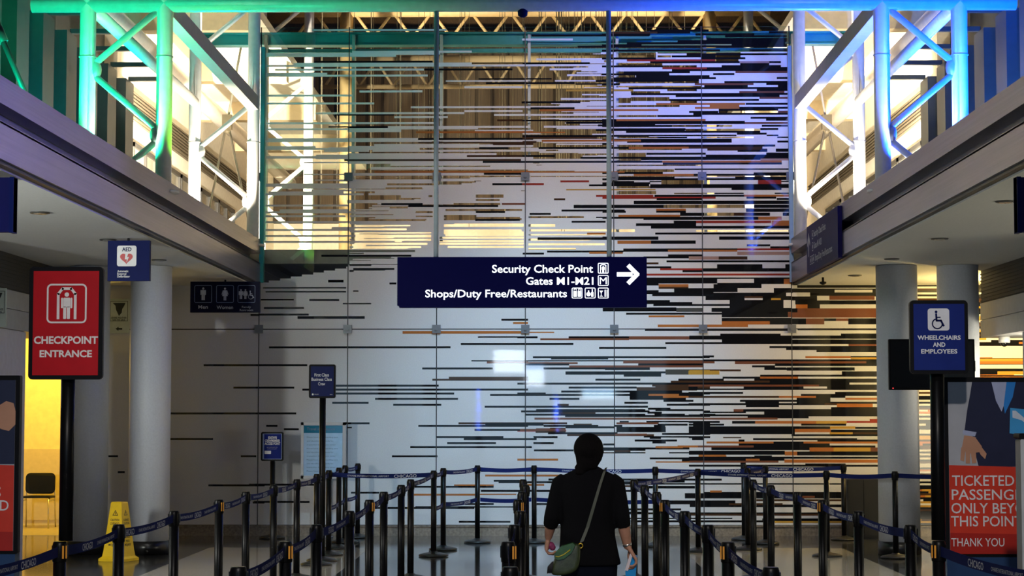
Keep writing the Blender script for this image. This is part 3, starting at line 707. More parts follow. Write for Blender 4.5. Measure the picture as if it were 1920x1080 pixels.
    for k in range(5):
        bm = bmesh.new()
        bx(bm, .35, 2.75, 24.2 + 4.4 * k, 24.5 + 4.4 * k, 7.25, 7.6)
        tag(obj('roof_rib', bm, mat('tan roof rib', (.75, .62, .40), .6)), '%s tan rib under the roof of the %s upper gallery' % (ORD[k], side), 'roof rib', 'roof ribs of the %s upper gallery' % side)

# alcove on the left behind the round columns
bm = bmesh.new()
box(bm, -9.6, -6.2, 30.2, 30.35, 0, 3.46)
box(bm, -9.7, -9.6, 27, 30.35, 0, 3.46)
box(bm, -6.30, -6.2, 27.9, 30.2, 0, 3.46)
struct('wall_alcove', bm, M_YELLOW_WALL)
bm = bmesh.new()
box(bm, -9.6, -6.3, 27.6, 30.2, 0, .003)
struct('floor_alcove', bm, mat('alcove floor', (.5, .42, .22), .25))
bm = bmesh.new()
box(bm, -9.6, -6.2, 27.6, 30.3, 3.40, 3.46)
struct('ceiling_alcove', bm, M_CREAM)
bm = bmesh.new()
box(bm, -8.1, -6.95, 30.17, 30.2, .08, 1.15)
struct('trim_9', bm, mat('tan wainscot', (.62, .50, .26), .5))
bm = bmesh.new()
box(bm, FX[0] - .19, FX[1] + .19, YW + .45, 48, 3.80, 4.00)
struct('floor_upper_hall', bm, MATS['gallery floor'])
# far end of the upper hall
bm = bmesh.new()
box(bm, -7, 7, 48, 48.2, 3.8, 11)
struct('wall_far', bm, M_CREAM)
bm = bmesh.new()
for k in range(34):
    box(bm, -6.4 + .38 * k, -6.1 + .38 * k, 47.85, 47.98, 6.3, 11)
box(bm, -7, 7, 47.98, 48, 6.3, 11)
struct('wall_far_slats', bm, M_BROWN)
bm = bmesh.new()
box(bm, -14, 14, 4, 50, 11.2, 11.4)
struct('ceiling', bm, M_BROWN)

# ------------------------------------------------------------------ tubular trusses
ZN = (4.62, 6.02, 7.42, 8.82)            # nodes on the inner chord
def truss(s, Y, label, top=9.3, r=.085):
    t = thing('truss_column', label, 'truss', (CX + s * XI, Y, 4.0), 0, 'tubular truss columns beside the hall')
    for x, n in ((0, 'inner'), (s * (XO - XI), 'outer')):
        bm = bmesh.new()
        cyl(bm, (x, 0, 0), (x, 0, top - 4), r, 24)
        for z in (1.45, 3.6):
            cyl(bm, (x, 0, z), (x, 0, z + .012), r * 1.1, 24)
        cyl(bm, (x, 0, 0), (x, 0, .03), .17, 20)
        obj('chord', bm, M_WHITE_TUBE, t)
    d = s * (XO - XI)
    pts = [(d, 3.92)]
    for k, z in enumerate(ZN):
        pts.append((0, z))
        pts.append((d, z + .70))
    for (xa, za), (xb, zb) in zip(pts, pts[1:]):
        if za < 4.0:
            f = (4.02 - za) / (zb - za)
            xa, za = xa + (xb - xa) * f, 4.02
        bm = bmesh.new()
        cyl(bm, (xa, 0, za - 4), (xb, 0, zb - 4), .036, 14)
        obj('diagonal', bm, M_WHITE_TUBE, t)
    for x, z in pts[1:]:
        bm = bmesh.new()
        e = s * .075 * (1 if x == 0 else -1)
        ball(bm, (x + e, 0, z - 4), .095, sc=(.8, .6, 1.15))
        obj('node_plate', bm, M_WHITE_TUBE, t)
    return t
truss(-1, T1, 'green lit truss column of two tubes above the left gallery edge')
truss(1, T1, 'blue lit truss column of two tubes above the right gallery edge')
truss(-1, T2, 'glaring warm white truss column beside the left end of the glass wall')
truss(1, T2, 'glaring warm white truss column beside the right end of the glass wall')
truss(-1, T3, 'cream truss column seen through the left panes of the glass wall')
truss(1, T3, 'cream truss column seen through the right panes of the glass wall')

bm = bmesh.new()
cyl(bm, (CX - XO - .6, T1, 6.02), (CX + XO + .6, T1, 6.02), .085, 24)
tag(obj('cross_tube', bm, M_WHITE_TUBE), 'long horizontal tube across the top of the view fading from green to blue', 'tube')
for s, n in ((-1, 'left'), (1, 'right')):
    bm = bmesh.new()
    box(bm, CX + s * XI - .075, CX + s * XI + .075, T1 + .08, T2 - .08, 5.90, 6.09)
    tag(obj('edge_beam', bm, mat('edge beam paint', (.50, .47, .45), .45)), 'box beam running back between the first two truss columns on the %s' % n, 'beam')
    bm = bmesh.new()
    cyl(bm, (CX + s * XO, T1 + .08, 6.02), (CX + s * XO, T2 - .08, 6.02), .07, 20)
    tag(obj('edge_tube', bm, M_WHITE_TUBE), 'white tube running back between the outer truss tubes on the %s' % n, 'tube')

# roof girders beyond the glass
def girder(Y, ztop, depth, label, mt):
    t = thing('roof_girder', label, 'girder', (CX, Y, ztop))
    for z, n in ((0, 'top_chord'), (-depth, 'bottom_chord')):
        bm = bmesh.new()
        cyl(bm, (-4.7, 0, z), (4.7, 0, z), .10 if z == 0 else .05, 16)
        obj(n, bm, mt, t)
    n = 12
    for k in range(n):
        xa = -4.6 + 9.2 * k / n
        xm = xa + 9.2 / n / 2
        xb = xa + 9.2 / n
        for (p, q) in (((xa, -depth), (xm, 0)), ((xm, 0), (xb, -depth))):
            bm = bmesh.new()
            cyl(bm, (p[0], 0, p[1]), (q[0], 0, q[1]), .03, 10)
            obj('diagonal', bm, mt, t)
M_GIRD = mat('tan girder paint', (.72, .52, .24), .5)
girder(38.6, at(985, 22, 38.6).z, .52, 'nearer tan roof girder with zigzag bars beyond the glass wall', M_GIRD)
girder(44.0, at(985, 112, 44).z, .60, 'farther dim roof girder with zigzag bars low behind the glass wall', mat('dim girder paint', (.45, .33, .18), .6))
for px in (650, 1330):
    bm = bmesh.new()
    p = at(px, 22, 38.6)
    cyl(bm, (p.x, 38.6, 4.0), (p.x, 38.6, p.z), .13, 18)
    o = obj('roof_post', bm, M_GIRD)
    tag(o, 'round tan post carrying the nearer roof girder at its %s end' % ('left' if px < 900 else 'right'), 'post')

# hanging cables beyond the glass
t = thing('cable_sculpture', 'hanging sculpture of many thin pale cables behind the glass wall', 'sculpture', (CX, 33.0, 4.0))
rc = random.Random(11)
cl = []
for (a, b, n) in ((690, 700, 3), (740, 760, 4), (780, 830, 5), (860, 985, 10), (1010, 1035, 5), (1036, 1062, 14), (1062, 1135, 18), (1150, 1290, 14), (590, 690, 5)):
    cl += [rc.uniform(a, b) for _ in range(n)]
mcable = mat('pale cable', (.24, .20, .13), .6)
for x in cl:
    Y = rc.uniform(31, 35)
    p = at(x, 300, Y)
    zb = rc.uniform(4.6, 5.8)
    bm = bmesh.new()
    cyl(bm, (p.x - CX, Y - 33, zb - 4), (p.x - CX, Y - 33, 6.4), .0045, 5)
    obj('cable', bm, mcable, t)

# tie rods
mrod = mat('tie rod paint', (.55, .47, .36), .45)
for s, side in ((-1, 'left'), (1, 'right')):
    fx = (lambda x: x) if s < 0 else (lambda x: 1976 - x)
    YT = 29.0
    hub = at(fx(426), 232, YT)
    t = thing('tie_rod', 'thin forked tie rod with a steel joint behind the second truss column on the %s' % side, 'tie rod', hub, 0, 'tie rods of the upper roof')
    for a, b in (((457, 60), (427, 225)), ((423, 240), (390, 405)), ((429, 240), (463, 400))):
        pa, pb = at(fx(a[0]), a[1], YT), at(fx(b[0]), b[1], YT)
        if b[1] > 300:
            pb = pa + (pb - pa) * ((pa.z - 4.0) / (pa.z - pb.z))
        bm = bmesh.new()
        cyl(bm, pa - hub, pb - hub, .018, 10)
        obj('rod', bm, mrod, t)
    bm = bmesh.new()
    box(bm, -.07, .07, -.05, .05, -.09, .13)
    ball(bm, (0, 0, -.10), .05)
    obj('joint', bm, mat('tie joint', (.30, .24, .15), .4), t)
YT = 19.6
pa, pb = at(-60, -80, YT), at(60, 205, YT)
bm = bmesh.new()
cyl(bm, pa, pb, .028, 12)
p1, p2 = pa.lerp(pb, .42), pa.lerp(pb, .56)
cyl(bm, p1, p2, .05, 12)
tag(obj('brace_rod', bm, mat('brace rod paint', (.04, .045, .05), .5)), 'slanting brace rod before the dark fins at the upper left corner', 'brace rod')

# ------------------------------------------------------------------ round columns
for px, s, lab in ((281, -1, 'round pale column on the left, the one nearer the hall'), (165, -1, 'round pale column on the left, behind the red sign'),
                   (1684, 1, 'round pale column on the right, the one nearer the hall'), (1799, 1, 'round pale column on the right, behind the blue wheelchair sign')):
    x = at(px, 780, 24.0).x
    t = thing('round_column', lab, 'column', (x, 24.0, 0))
    bm = bmesh.new()
    cyl(bm, (0, 0, .16), (0, 0, 3.455), .247, 48)
    obj('shaft', bm, M_COLUMN, t)
    bm = bmesh.new()
    cyl(bm, (0, 0, 0.004), (0, 0, .16), .256, 48)
    obj('base', bm, M_DARKBASE, t)

# ------------------------------------------------------------------ belt stanchions
def base_bm():
    bm = bmesh.new()
    lathe(bm, [(.175, .004), (.178, .014), (.160, .026), (.10, .040), (.05, .050), (.038, .060)], 32)
    return bm
def pole_bm():
    bm = bmesh.new()
    cyl(bm, (0, 0, .055), (0, 0, .92), .033, 20)
    return bm
def head_bm():
    bm = bmesh.new()
    lathe(bm, [(.033, .90), (.037, .905), (.037, .985), (.034, 1.0), (.030, 1.006)], 20)
    for a in range(4):
        c, s = math.cos(a * PI / 2), math.sin(a * PI / 2)
        x, y = .037 * c, .037 * s
        box(bm, x - (.004 if c else .014), x + (.004 if c else .014), y - (.004 if s else .014), y + (.004 if s else .014), .925, .985)
    return bm
ST_BASE = None
M_POLE = mat('black stanchion paint', (.004, .004, .0045), .36, spec=.2)
M_BASE = mat('black stanchion base', (.012, .012, .012), .4)
M_BELT = mat('navy belt webbing', (.010, .018, .105), .8, scale=200, spec=.1)
M_BELT_TXT = mat('woven belt lettering', (.62, .64, .70), .7)
M_STICKER = mat('amber belt end tab', (.75, .30, .01), .5)
proto = None
def stanchion(x, y, label, tab=None, group='belt stanchions of the queue'):
    global proto
    if proto is None:
        t = thing('belt_stanchion', label, 'stanchion', (x, y, .002), 0, group)
        obj('base', base_bm(), M_BASE, t)
        obj('pole', pole_bm(), M_POLE, t)
        obj('belt_head', head_bm(), M_POLE, t)
        proto = t
    else:
        t = bpy.data.objects.new('belt_stanchion', None)
        COL.objects.link(t)
        t.empty_display_size = .1
        t.location = (x, y, .002)
        tag(t, label, 'stanchion', group)
        for ch in proto.children:
            if ch.name.split('.')[0] in ('base', 'pole', 'belt_head'):
                c = ch.copy()
                COL.objects.link(c)
                c.parent = t
    if tab:
        bm = bmesh.new()
        for d in (0,):
            box(bm, tab * .035, tab * .042, -.02 + d - .0028, -.02 + d + .0028, .92, .985)
        for d in (0,):
            box(bm, tab * .026 + d - .0045, tab * .026 + d + .0045, -.040, -.036, .92, .985)
        obj('belt_tab', bm, M_STICKER, t)
    return t

def belt(t, x0, y0, x1, y1, z=.955, sag=.018, text=True, phase=0.0, low=False):
    """webbing from this post to the next one, lettered on both faces"""
    a, b = Vector((x0, y0)), Vector((x1, y1))
    L = (b - a).length
    u = (b - a) / L
    n = Vector((u.y, -u.x))
    a2, b2 = a + u * .036, b - u * .036
    bm = bmesh.new()
    N = 10
    def zc(f):
        return z - 4 * sag * f * (1 - f)
    prev = None
    for i in range(N + 1):
        f = i / N
        p = a2.lerp(b2, f)
        ring = [bm.verts.new((p.x + n.x * e - x0, p.y + n.y * e - y0, zc(f) + h)) for e, h in ((-.0008, -.026), (.0008, -.026), (.0008, .026), (-.0008, .026))]
        if prev:
            for k in range(4):
                bm.faces.new((prev[k], ring[k], ring[(k + 1) % 4], prev[(k + 1) % 4]))
        else:
            bm.faces.new(ring)
        prev = ring
    bm.faces.new(prev)
    o = obj('belt', bm, M_BELT, t)
    if not text:
        return o
    bm = bmesh.new()
    for sd in (1, -1):
        s = -phase
        k = 0
        while s < L:
            for body, w, h, gap, zz in (('CHICAGO', .27, .038, .13, -.019), ("O'HARE INTERNATIONAL AIRPORT", .50, .021, .06, -.0105)):
                if s > .05 and s + w < L - .05:
                    nv0 = len(bm.verts)
                    write(bm, body, 0, zz, w, h, 0, 0, bold=.012 if zz < -.015 else .0, res=2)
                    bm.verts.ensure_lookup_table()
                    for v in bm.verts[nv0:]:
                        d = s + v.co.x
                        if sd < 0:
                            d = L - d
                        f = d / L
                        p = a + u * d + n * (.0016 * sd)
                        v.co = Vector((p.x - x0, p.y - y0, zc(f) + v.co.z))
                s += w + gap
    if len(bm.verts):
        obj('belt_lettering', bm, M_BELT_TXT, o)
    else:
        bm.free()
    return o

ROW_Y = [8.55, 10.25, 11.85, 13.55, 15.35, 17.0, 18.65, 20.3]
ROWS = [('leftmost row of the queue', -2.475, 1), ('second row of the queue from the left', -1.30, 1), ('middle row of the queue', -.14, 1),
        ('row of the queue just right of the woman', .985, -1), ('rightmost row of the queue', 2.175, -1)]
row_posts = {}
for ri, (rn, rx, sd) in enumerate(ROWS):
    for k, y in enumerate(ROW_Y):
        x = rx + .02 * math.sin(k * 2.1 + ri)
        if ri == 4 and k == 1:
            x, y = 2.06, 10.35
        lab = '%s black belt stanchion in the %s' % (ORD[k], rn)
        if (ri, k) == (0, 1):
            lab = 'black belt stanchion carrying the red checkpoint entrance sign'
        if (ri, k) == (4, 1):
            lab = 'black belt stanchion carrying the blue wheelchairs and employees sign'
        row_posts[ri, k] = stanchion(x, y, lab, tab=sd if k in (1, 4) else None)
    for k in range(len(ROW_Y) - 1):
        a, b = row_posts[ri, k + 1].location, row_posts[ri, k].location
        belt(row_posts[ri, k + 1], a.x, a.y, b.x, b.y, phase=.2 * ((k * 7 + ri * 3) % 5))
FAR = [  # x, y, label
 (-2.46, 22.15, 'black belt stanchion just in front of the tall first class sign post'),
 (-2.49, 23.7, 'black belt stanchion first behind the first class sign, starting the lettered cross belt'),
 (-2.49, 24.9, 'black belt stanchion second behind the first class sign'),
 (-2.53, 26.1, 'black belt stanchion third behind the first class sign'),
 (-2.46, 27.15, 'black belt stanchion standing close to the glass wall, right of the framed travel poster'),
 (-1.24, 23.6, 'black belt stanchion at the right end of the left cross belt'),
 (-1.18, 24.7, 'black belt stanchion directly behind the right end of the left cross belt'),
 (-.80, 26.1, 'black belt stanchion at the left end of the back cross belt, left of the woman'),
 (-.06, 26.1, 'black belt stanchion on the back cross belt, just left of the woman'),
 (1.48, 25.4, 'black belt stanchion on the back cross belt, right of the woman'),
 (1.94, 24.4, 'black belt stanchion on the front cross belt, second lane right of the woman'),
 (2.74, 26.75, 'black belt stanchion against the glass wall, left one of the back pair on the right'),
 (2.58, 24.75, 'black belt stanchion right behind the far end of the rightmost row'),
 (2.93, 25.9, 'black belt stanchion near the glass wall, between two others of the right group'),
 (3.39, 23.6, 'black belt stanchion on the front cross belt, left of the right round columns'),
 (4.07, 26.75, 'black belt stanchion against the glass wall beside the black cabinet'),
 (4.15, 23.35, 'black belt stanchion directly in front of the right round column'),
 (5.30, 23.35, 'black belt stanchion hidden behind the right poster stand'),
]
far = [stanchion(x, y, l) for x, y, l in FAR]
far_belts = [((0, 7), 0, .0), (0, 1, .0), (1, 2, .1), (2, 3, .2), (3, 4, .1), (1, 5, .18), (5, 6, .1), (6, 7, .0), (7, 8, .0), (8, 9, .0), ((1, 7), 5, .1), ((3, 7), 10, .25), (9, 13, .05), (10, 14, .0), (11, 15, .3), (12, 13, .0), ((4, 7), 12, .2), (14, 16, .0), (16, 17, -.05)]
for a, b, ph in far_belts:
    ta = row_posts[a] if isinstance(a, tuple) else far[a]
    pa, pb = ta.location, far[b].location
    belt(ta, pa.x, pa.y, pb.x, pb.y, phase=ph)
for a, b, ph in ((1, 2, .1), (2, 3, .0), (3, 4, .1), (5, 6, .0), (6, 7, .1), (7, 8, .0), (8, 9, .0)):
    pa, pb = far[a].location, far[b].location
    belt(far[a], pa.x, pa.y, pb.x, pb.y, z=.56, phase=ph)

# ------------------------------------------------------------------ signs on posts and stands
def frame_panel(t, w, h, z0, face_mat, y=-.03, fr=.032, r=.022, depth=.03):
    """black sign frame with a printed panel; local origin below its middle"""
    bm = bmesh.new()
    rbox(bm, -w / 2, w / 2, y, y + depth, z0, z0 + h, r)
    obj('sign_frame', bm, M_BLACK_FRAME, t)
    bm = bmesh.new()
    box(bm, -w / 2 + fr, w / 2 - fr, y - .003, y, z0 + fr, z0 + h - fr)
    return obj('sign_face', bm, face_mat, t)

# red checkpoint sign
st = row_posts[0, 1]
k = 3733 / 10.25
t = thing('checkpoint_sign', 'red CHECKPOINT ENTRANCE sign in a black frame on a tall post', 'sign', (st.location.x + .03, st.location.y - .0, 1.012))
zb = 1.65 + (780 - 712) / k - 1.012 + .0
w, h = 139 / k, 211 / k
bm = bmesh.new()
cyl(bm, (0, 0, 0), (0, 0, zb + .1), .036, 20)
obj('post', bm, M_POLE, t)
sf = frame_panel(t, w, h, zb, M_RED, y=-.066, fr=.022)
bm = bmesh.new()
yy = -.0705
sx = lambda px: (px - 117.5) / k
sz = lambda py: (712 - py) / k + zb
rline(bm, sx(119), sz(570), 75 / k, 74 / k, 9 / k, 3.2 / k, yy)
stroke(bm, [(sx(103), sz(598)), (sx(103), sz(552)), (sx(111), sz(542)), (sx(127), sz(542)), (sx(135), sz(552)), (sx(135), sz(598))], 5 / k, yy)
person_icon(bm, sx(119), sz(599), 50 / k, yy)
write(bm, 'CHECKPOINT', sx(118.5), sz(645), 120 / k, 14 / k, yy, bold=.03, align='c')
write(bm, 'ENTRANCE', sx(118.5), sz(670), 98 / k, 13 / k, yy, bold=.03, align='c')
obj('lettering', bm, mat('warm white lettering', (.85, .80, .76), .5), sf)

# blue wheelchair sign
st = row_posts[4, 1]
k = 3733 / 10.35
t = thing('wheelchair_sign', 'blue WHEELCHAIRS AND EMPLOYEES sign in a black frame on a post', 'sign', (at(1757, 700, 10.35).x, 10.35, 1.012))
zb = 1.65 + (780 - 702) / k - 1.012
w, h = 108 / k, 137 / k
bm = bmesh.new()
cyl(bm, (st.location.x - t.location.x, 0, 0), (0, 0, zb + .1), .036, 20)
obj('post', bm, M_POLE, t)
sf = frame_panel(t, w, h, zb, mat('royal blue sign face', (.012, .025, .19), .18), y=-.066, fr=.019)
bm = bmesh.new()
sx = lambda px: (px - 1757) / k
sz = lambda py: (702 - py) / k + zb
rpoly(bm, sx(1756), sz(601), 40 / k, 41 / k, 5 / k, yy)
write(bm, 'WHEELCHAIRS', sx(1756.5), sz(638.5), 80 / k, 8.2 / k, yy, bold=.03, align='c')
write(bm, 'AND', sx(1756.5), sz(651.5), 23 / k, 8.2 / k, yy, bold=.03, align='c')
write(bm, 'EMPLOYEES', sx(1756.5), sz(664), 67 / k, 8.2 / k, yy, bold=.03, align='c')
lt = obj('lettering', bm, M_LETTER, sf)
bm = bmesh.new()
wheelchair_icon(bm, sx(1755), sz(618), 34 / k, yy - .001)
obj('wheelchair_symbol', bm, M_NAVY2, sf)

# first class sign
k = 3733 / 22.75
p = at(605, 780, 22.75)
t = thing('queue_sign', 'tall black post sign reading First Class Business Class Crew', 'sign', (p.x, 22.75, .002))
obj('base', base_bm(), M_BASE, t)
zb = 1.65 + (780 - 747) / k
bm = bmesh.new()
cyl(bm, (0, 0, .05), (0, 0, zb + .1), .036, 20)
obj('post', bm, M_POLE, t)
sf = frame_panel(t, 50 / k, 63 / k, zb, mat('ink blue sign face', (.004, .010, .085), .4, spec=.15), y=-.066, fr=.022)
bm = bmesh.new()
sx = lambda px: (px - 604.5) / k
sz = lambda py: (747 - py) / k + zb
for s_, yb, w_ in (('First Class', 706.5, 27), ('Business Class', 714.5, 38), ('Crew', 723, 13)):
    write(bm, s_, sx(603.5), sz(yb), w_ / k, 6 / k, yy, align='c', bold=.01)
disk(bm, sx(587), sz(740), 1.8 / k, yy)
write(bm, 'CHICAGO', sx(590), sz(741), 8 / k, 2.2 / k, yy)
write(bm, 'ohare', sx(619), sz(741), 5 / k, 2 / k, yy)
obj('lettering', bm, M_LETTER, sf)

# crew access sign
k = 3733 / 27.0
p = at(512, 780, 27.0)
t = thing('crew_access_sign', 'small blue KNOWN CREWMEMBER ACCESS POINT sign on a black post', 'sign', (p.x, 27.0, .002))
obj('base', base_bm(), M_BASE, t)
zb = 1.65 - (864 - 780) / k
bm = bmesh.new()
cyl(bm, (0, 0, .05), (0, 0, zb + .1), .034, 20)
obj('post', bm, M_POLE, t)
sf = frame_panel(t, 42 / k, 54 / k, zb, mat('pale blue printed border', (.30, .38, .60), .5, spec=.1), y=-.066, fr=.022)
sx = lambda px: (px - 512) / k
sz = lambda py: (864 - py) / k + zb
bm = bmesh.new()
box(bm, sx(497), sx(529), -.0705, -.069, sz(860), sz(814))
fb = obj('print', bm, mat('deep blue print', (.004, .016, .20), .5, spec=.1), sf)
bm = bmesh.new()
y2 = -.0725
write(bm, 'KNOWN', sx(512.5), sz(823), 16 / k, 5 / k, y2, bold=.03, align='c')
write(bm, 'CREWMEMBER', sx(512.5), sz(828.6), 28 / k, 4.8 / k, y2, bold=.03, align='c')
write(bm, 'ACCESS POINT', sx(512.5), sz(834), 29 / k, 4.8 / k, y2, bold=.03, align='c')
rpoly(bm, sx(504), sz(848), 12 / k, 6 / k, 1 / k, y2)
write(bm, 'authorized personnel only', sx(512), sz(839), 20 / k, 1.4 / k, y2, align='c')
write(bm, 'use this access point', sx(512), sz(842), 18 / k, 1.4 / k, y2, align='c')
obj('lettering', bm, M_LETTER, fb)

# framed travel notice on a slim stand
YB = 27.25
k = 3733 / YB
p = at(607, 780, YB)
t = thing('notice_stand', 'framed pale blue travel notice on a slim stand before the glass wall', 'notice', (p.x, YB, .002))
sx = lambda px: (px - 607) / k
sz = lambda py: 1.65 + (780 - py) / k
bm = bmesh.new()
for a, b, c, d in ((565, 649, 792, 797.5), (565, 649, 891.5, 897), (565, 570, 792, 897), (643, 649, 792, 897)):
    box(bm, sx(a), sx(b), -.03, .01, sz(d), sz(c))
obj('silver_frame', bm, mat('satin silver frame', (.40, .40, .42), .55, metal=.6), t)
bm = bmesh.new()
box(bm, sx(570), sx(643.5), -.018, 0, sz(891.5), sz(797.5))
pf = obj('notice_face', bm, mat('pale blue notice', (.42, .60, .80), .10, spec=.6), t)
bm = bmesh.new()
box(bm, sx(569.5), sx(643), -.0195, -.018, sz(812), sz(798))
obj('header_band', bm, mat('teal header', (.01, .16, .27), .06, spec=.9), pf)
bm = bmesh.new()
write(bm, 'Travel information', sx(576), sz(807), 52 / k, 5.5 / k, -.0205)
for i in range(10):
    write(bm, ('Please have your boarding pass', 'and identification ready for', 'inspection before you enter')[i % 3], sx(576), sz(821 + 7 * i), (58, 50, 54)[i % 3] / k, 2.3 / k, -.0205)
obj('lettering', bm, mat('grey blue notice text', (.08, .14, .25), .3), pf)
bm = bmesh.new()
cyl(bm, (sx(603), -.01, .02), (sx(603), -.01, sz(897)), .016, 14)
obj('stand_pole', bm, M_STEEL, t)
bm = bmesh.new()
lathe(bm, [(.17, .0), (.17, .012), (.03, .02)], 28, (sx(603), -.01, 0))
obj('stand_base', bm, M_STEEL, t)

# ------------------------------------------------------------------ hanging signs
def hang(t, x, z0, z1, y=0):
    bm = bmesh.new()
    cyl(bm, (x, y, z0), (x, y, z1), .013, 10)
    obj('hanger', bm, M_BLACK, t)

k = 3733 / T1
pL, pR = at(746, 530, T1), at(1212, 530, T1)
zt_, zb_ = at(980, 483, T1).z, at(980, 577, T1).z
xc = (pL.x + pR.x) / 2
t = thing('overhead_sign', 'large navy overhead sign to security check point, gates and shops with a white arrow', 'sign', (xc, T1, zb_))
W, H = pR.x - pL.x, zt_ - zb_
bm = bmesh.new()
box(bm, -W / 2, W / 2, -.09, .09, .02, H)
box(bm, -W / 2 + .02, W / 2, -.08, .08, 0, .02)
obj('sign_box', bm, mat('navy sign box', (.003, .003, .03), .5, spec=.08, emit=(.0, .0, .35), strength=.04), t)
bm = bmesh.new()
sx = lambda px: (px - 979) / k
sz = lambda py: (577 - py) / k
yy = -.093
write(bm, 'Security Check Point', sx(1112), sz(512), 189 / k, 15 / k, yy, bold=.014, align='r')
obj('lit_lettering', bm, M_LIT, t)
bm = bmesh.new()
write(bm, 'Gates M1-M21', sx(1112.5), sz(534.5), 126 / k, 14.5 / k, yy, bold=.014, align='r')
obj('lit_lettering', bm, M_LIT, t)
bm = bmesh.new()
write(bm, 'Shops/Duty Free/Restaurants', sx(1063), sz(558), 265 / k, 14.5 / k, yy, bold=.014, align='r')
obj('lit_lettering', bm, M_LIT, t)
bm = bmesh.new()
for cx_, cy_ in ((1131, 504), (1131, 527), (1131, 550.5), (1106.5, 550.5), (1082, 550.5)):
    rline(bm, sx(cx_), sz(cy_), 20 / k, 20 / k, 2.5 / k, 1.4 / k, yy)
person_icon(bm, sx(1131), sz(512), 13 / k, yy)
stroke(bm, [(sx(1126), sz(512)), (sx(1126), sz(499)), (sx(1129), sz(497)), (sx(1133), sz(497)), (sx(1136), sz(499)), (sx(1136), sz(512))], 1.6 / k, yy)
write(bm, 'M', sx(1131), sz(534), 13 / k, 14 / k, yy, bold=.0, align='c')
# shop, bottle and restaurant symbols
rpoly(bm, sx(1078.5), sz(552), 6.5 / k, 11 / k, .8 / k, yy)
rpoly(bm, sx(1086.5), sz(552), 6 / k, 11 / k, .8 / k, yy)
stroke(bm, [(sx(1084.5), sz(546)), (sx(1085), sz(543)), (sx(1088), sz(543)), (sx(1088.5), sz(546))], 1 / k, yy)
stroke(bm, [(sx(1076), sz(545)), (sx(1077), sz(543)), (sx(1080), sz(543)), (sx(1081), sz(545))], 1 / k, yy)
disk(bm, sx(1103.5), sz(552.5), 4 / k, yy)
rpoly(bm, sx(1103.5), sz(547), 2.4 / k, 3 / k, .4 / k, yy)
rpoly(bm, sx(1110.5), sz(553), 4.2 / k, 9 / k, .8 / k, yy)
rpoly(bm, sx(1110.5), sz(546), 1.8 / k, 6 / k, .4 / k, yy)
poly(bm, [(sx(1123.5), sz(546)), (sx(1131), sz(546)), (sx(1127.2), sz(551))], yy)
stroke(bm, [(sx(1127.2), sz(551)), (sx(1127.2), sz(556))], 1.1 / k, yy)
stroke(bm, [(sx(1124.5), sz(556.5)), (sx(1130), sz(556.5))], 1.1 / k, yy)
stroke(bm, [(sx(1134.5), sz(545)), (sx(1134.5), sz(557))], 2 / k, yy)
stroke(bm, [(sx(1138), sz(545)), (sx(1138), sz(557))], 1.6 / k, yy)
obj('lit_symbols', bm, M_LIT, t)
bm = bmesh.new()
poly(bm, [(sx(1156.5), sz(519.5)), (sx(1156.5), sz(511.5)), (sx(1186), sz(511.5)), (sx(1186), sz(519.5))], yy)
stroke(bm, [(sx(1179), sz(500)), (sx(1194.5), sz(515.5)), (sx(1179), sz(531))], 8 / k, yy)
obj('arrow', bm, M_LIT, t)
for px in (817, 1143):
    bm = bmesh.new()
    cyl(bm, (sx(px), 0, H), (sx(px), 0, 6.02 - .08 - zb_), .026, 14)
    obj('hanging_rod', bm, mat('rod paint', (.45, .55, .62), .4), t)
bm = bmesh.new()
p = at(980, 12, T1)
lathe(bm, [(.02, -.07), (.05, -.05), (.055, 0), (.055, .09)], 18, (p.x, T1 - .0, p.z - .05))
tag(obj('ceiling_speaker', bm, M_NAVY2), 'small dark round fitting under the middle of the long top tube', 'fitting')

# AED sign
YA = 20.2
k = 3733 / YA
p = at(242, 527, YA)
t = thing('defibrillator_sign', 'square blue AED sign with a white heart panel hanging from the left soffit', 'sign', (p.x, YA, p.z), math.radians(-3))
bm = bmesh.new()
box(bm, -40 / k, 40 / k, -.03, .03, 0, 76 / k)
obj('sign_box', bm, M_NAVY2, t)
sx = lambda px: (px - 242) / k
sz = lambda py: (527 - py) / k
yy = -.033
bm = bmesh.new()
rpoly(bm, sx(238.5), sz(480), 37 / k, 39 / k, 4 / k, yy)
for s_, yb, w_ in (('Automatic', 510.5, 21), ('External', 515.5, 17), ('Defibrillator', 520.5, 24)):
    write(bm, s_, sx(221), sz(yb), w_ / k, 4 / k, yy, bold=.02)
wp = obj('white_panel', bm, mat('white sign panel', (.80, .80, .82), .5), t)
bm = bmesh.new()
write(bm, 'AED', sx(238.5), sz(471), 18 / k, 7.5 / k, yy - .002, bold=.02, align='c')
obj('lettering', bm, M_NAVY2, wp)
bm = bmesh.new()
hp = []
for i in range(32):
    a = 2 * PI * i / 32
    hx = 16 * math.sin(a) ** 3
    hz = 13 * math.cos(a) - 5 * math.cos(2 * a) - 2 * math.cos(3 * a) - math.cos(4 * a)
    hp.append((sx(238) + hx * .76 / k, sz(484) + hz * .70 / k))
poly(bm, hp, yy - .002)
obj('heart', bm, mat('red heart', (.50, .006, .012), .4), wp)
bm = bmesh.new()
poly(bm, [(sx(236), sz(477)), (sx(241), sz(477)), (sx(239.5), sz(482)), (sx(243), sz(482)), (sx(238.5), sz(493)), (sx(239), sz(486.5)), (sx(235), sz(486.5))], yy - .004)
obj('lightning_bolt', bm, MATS['white sign panel'], wp)
hang(t, sx(240), 76 / k, 3.46 - p.z)

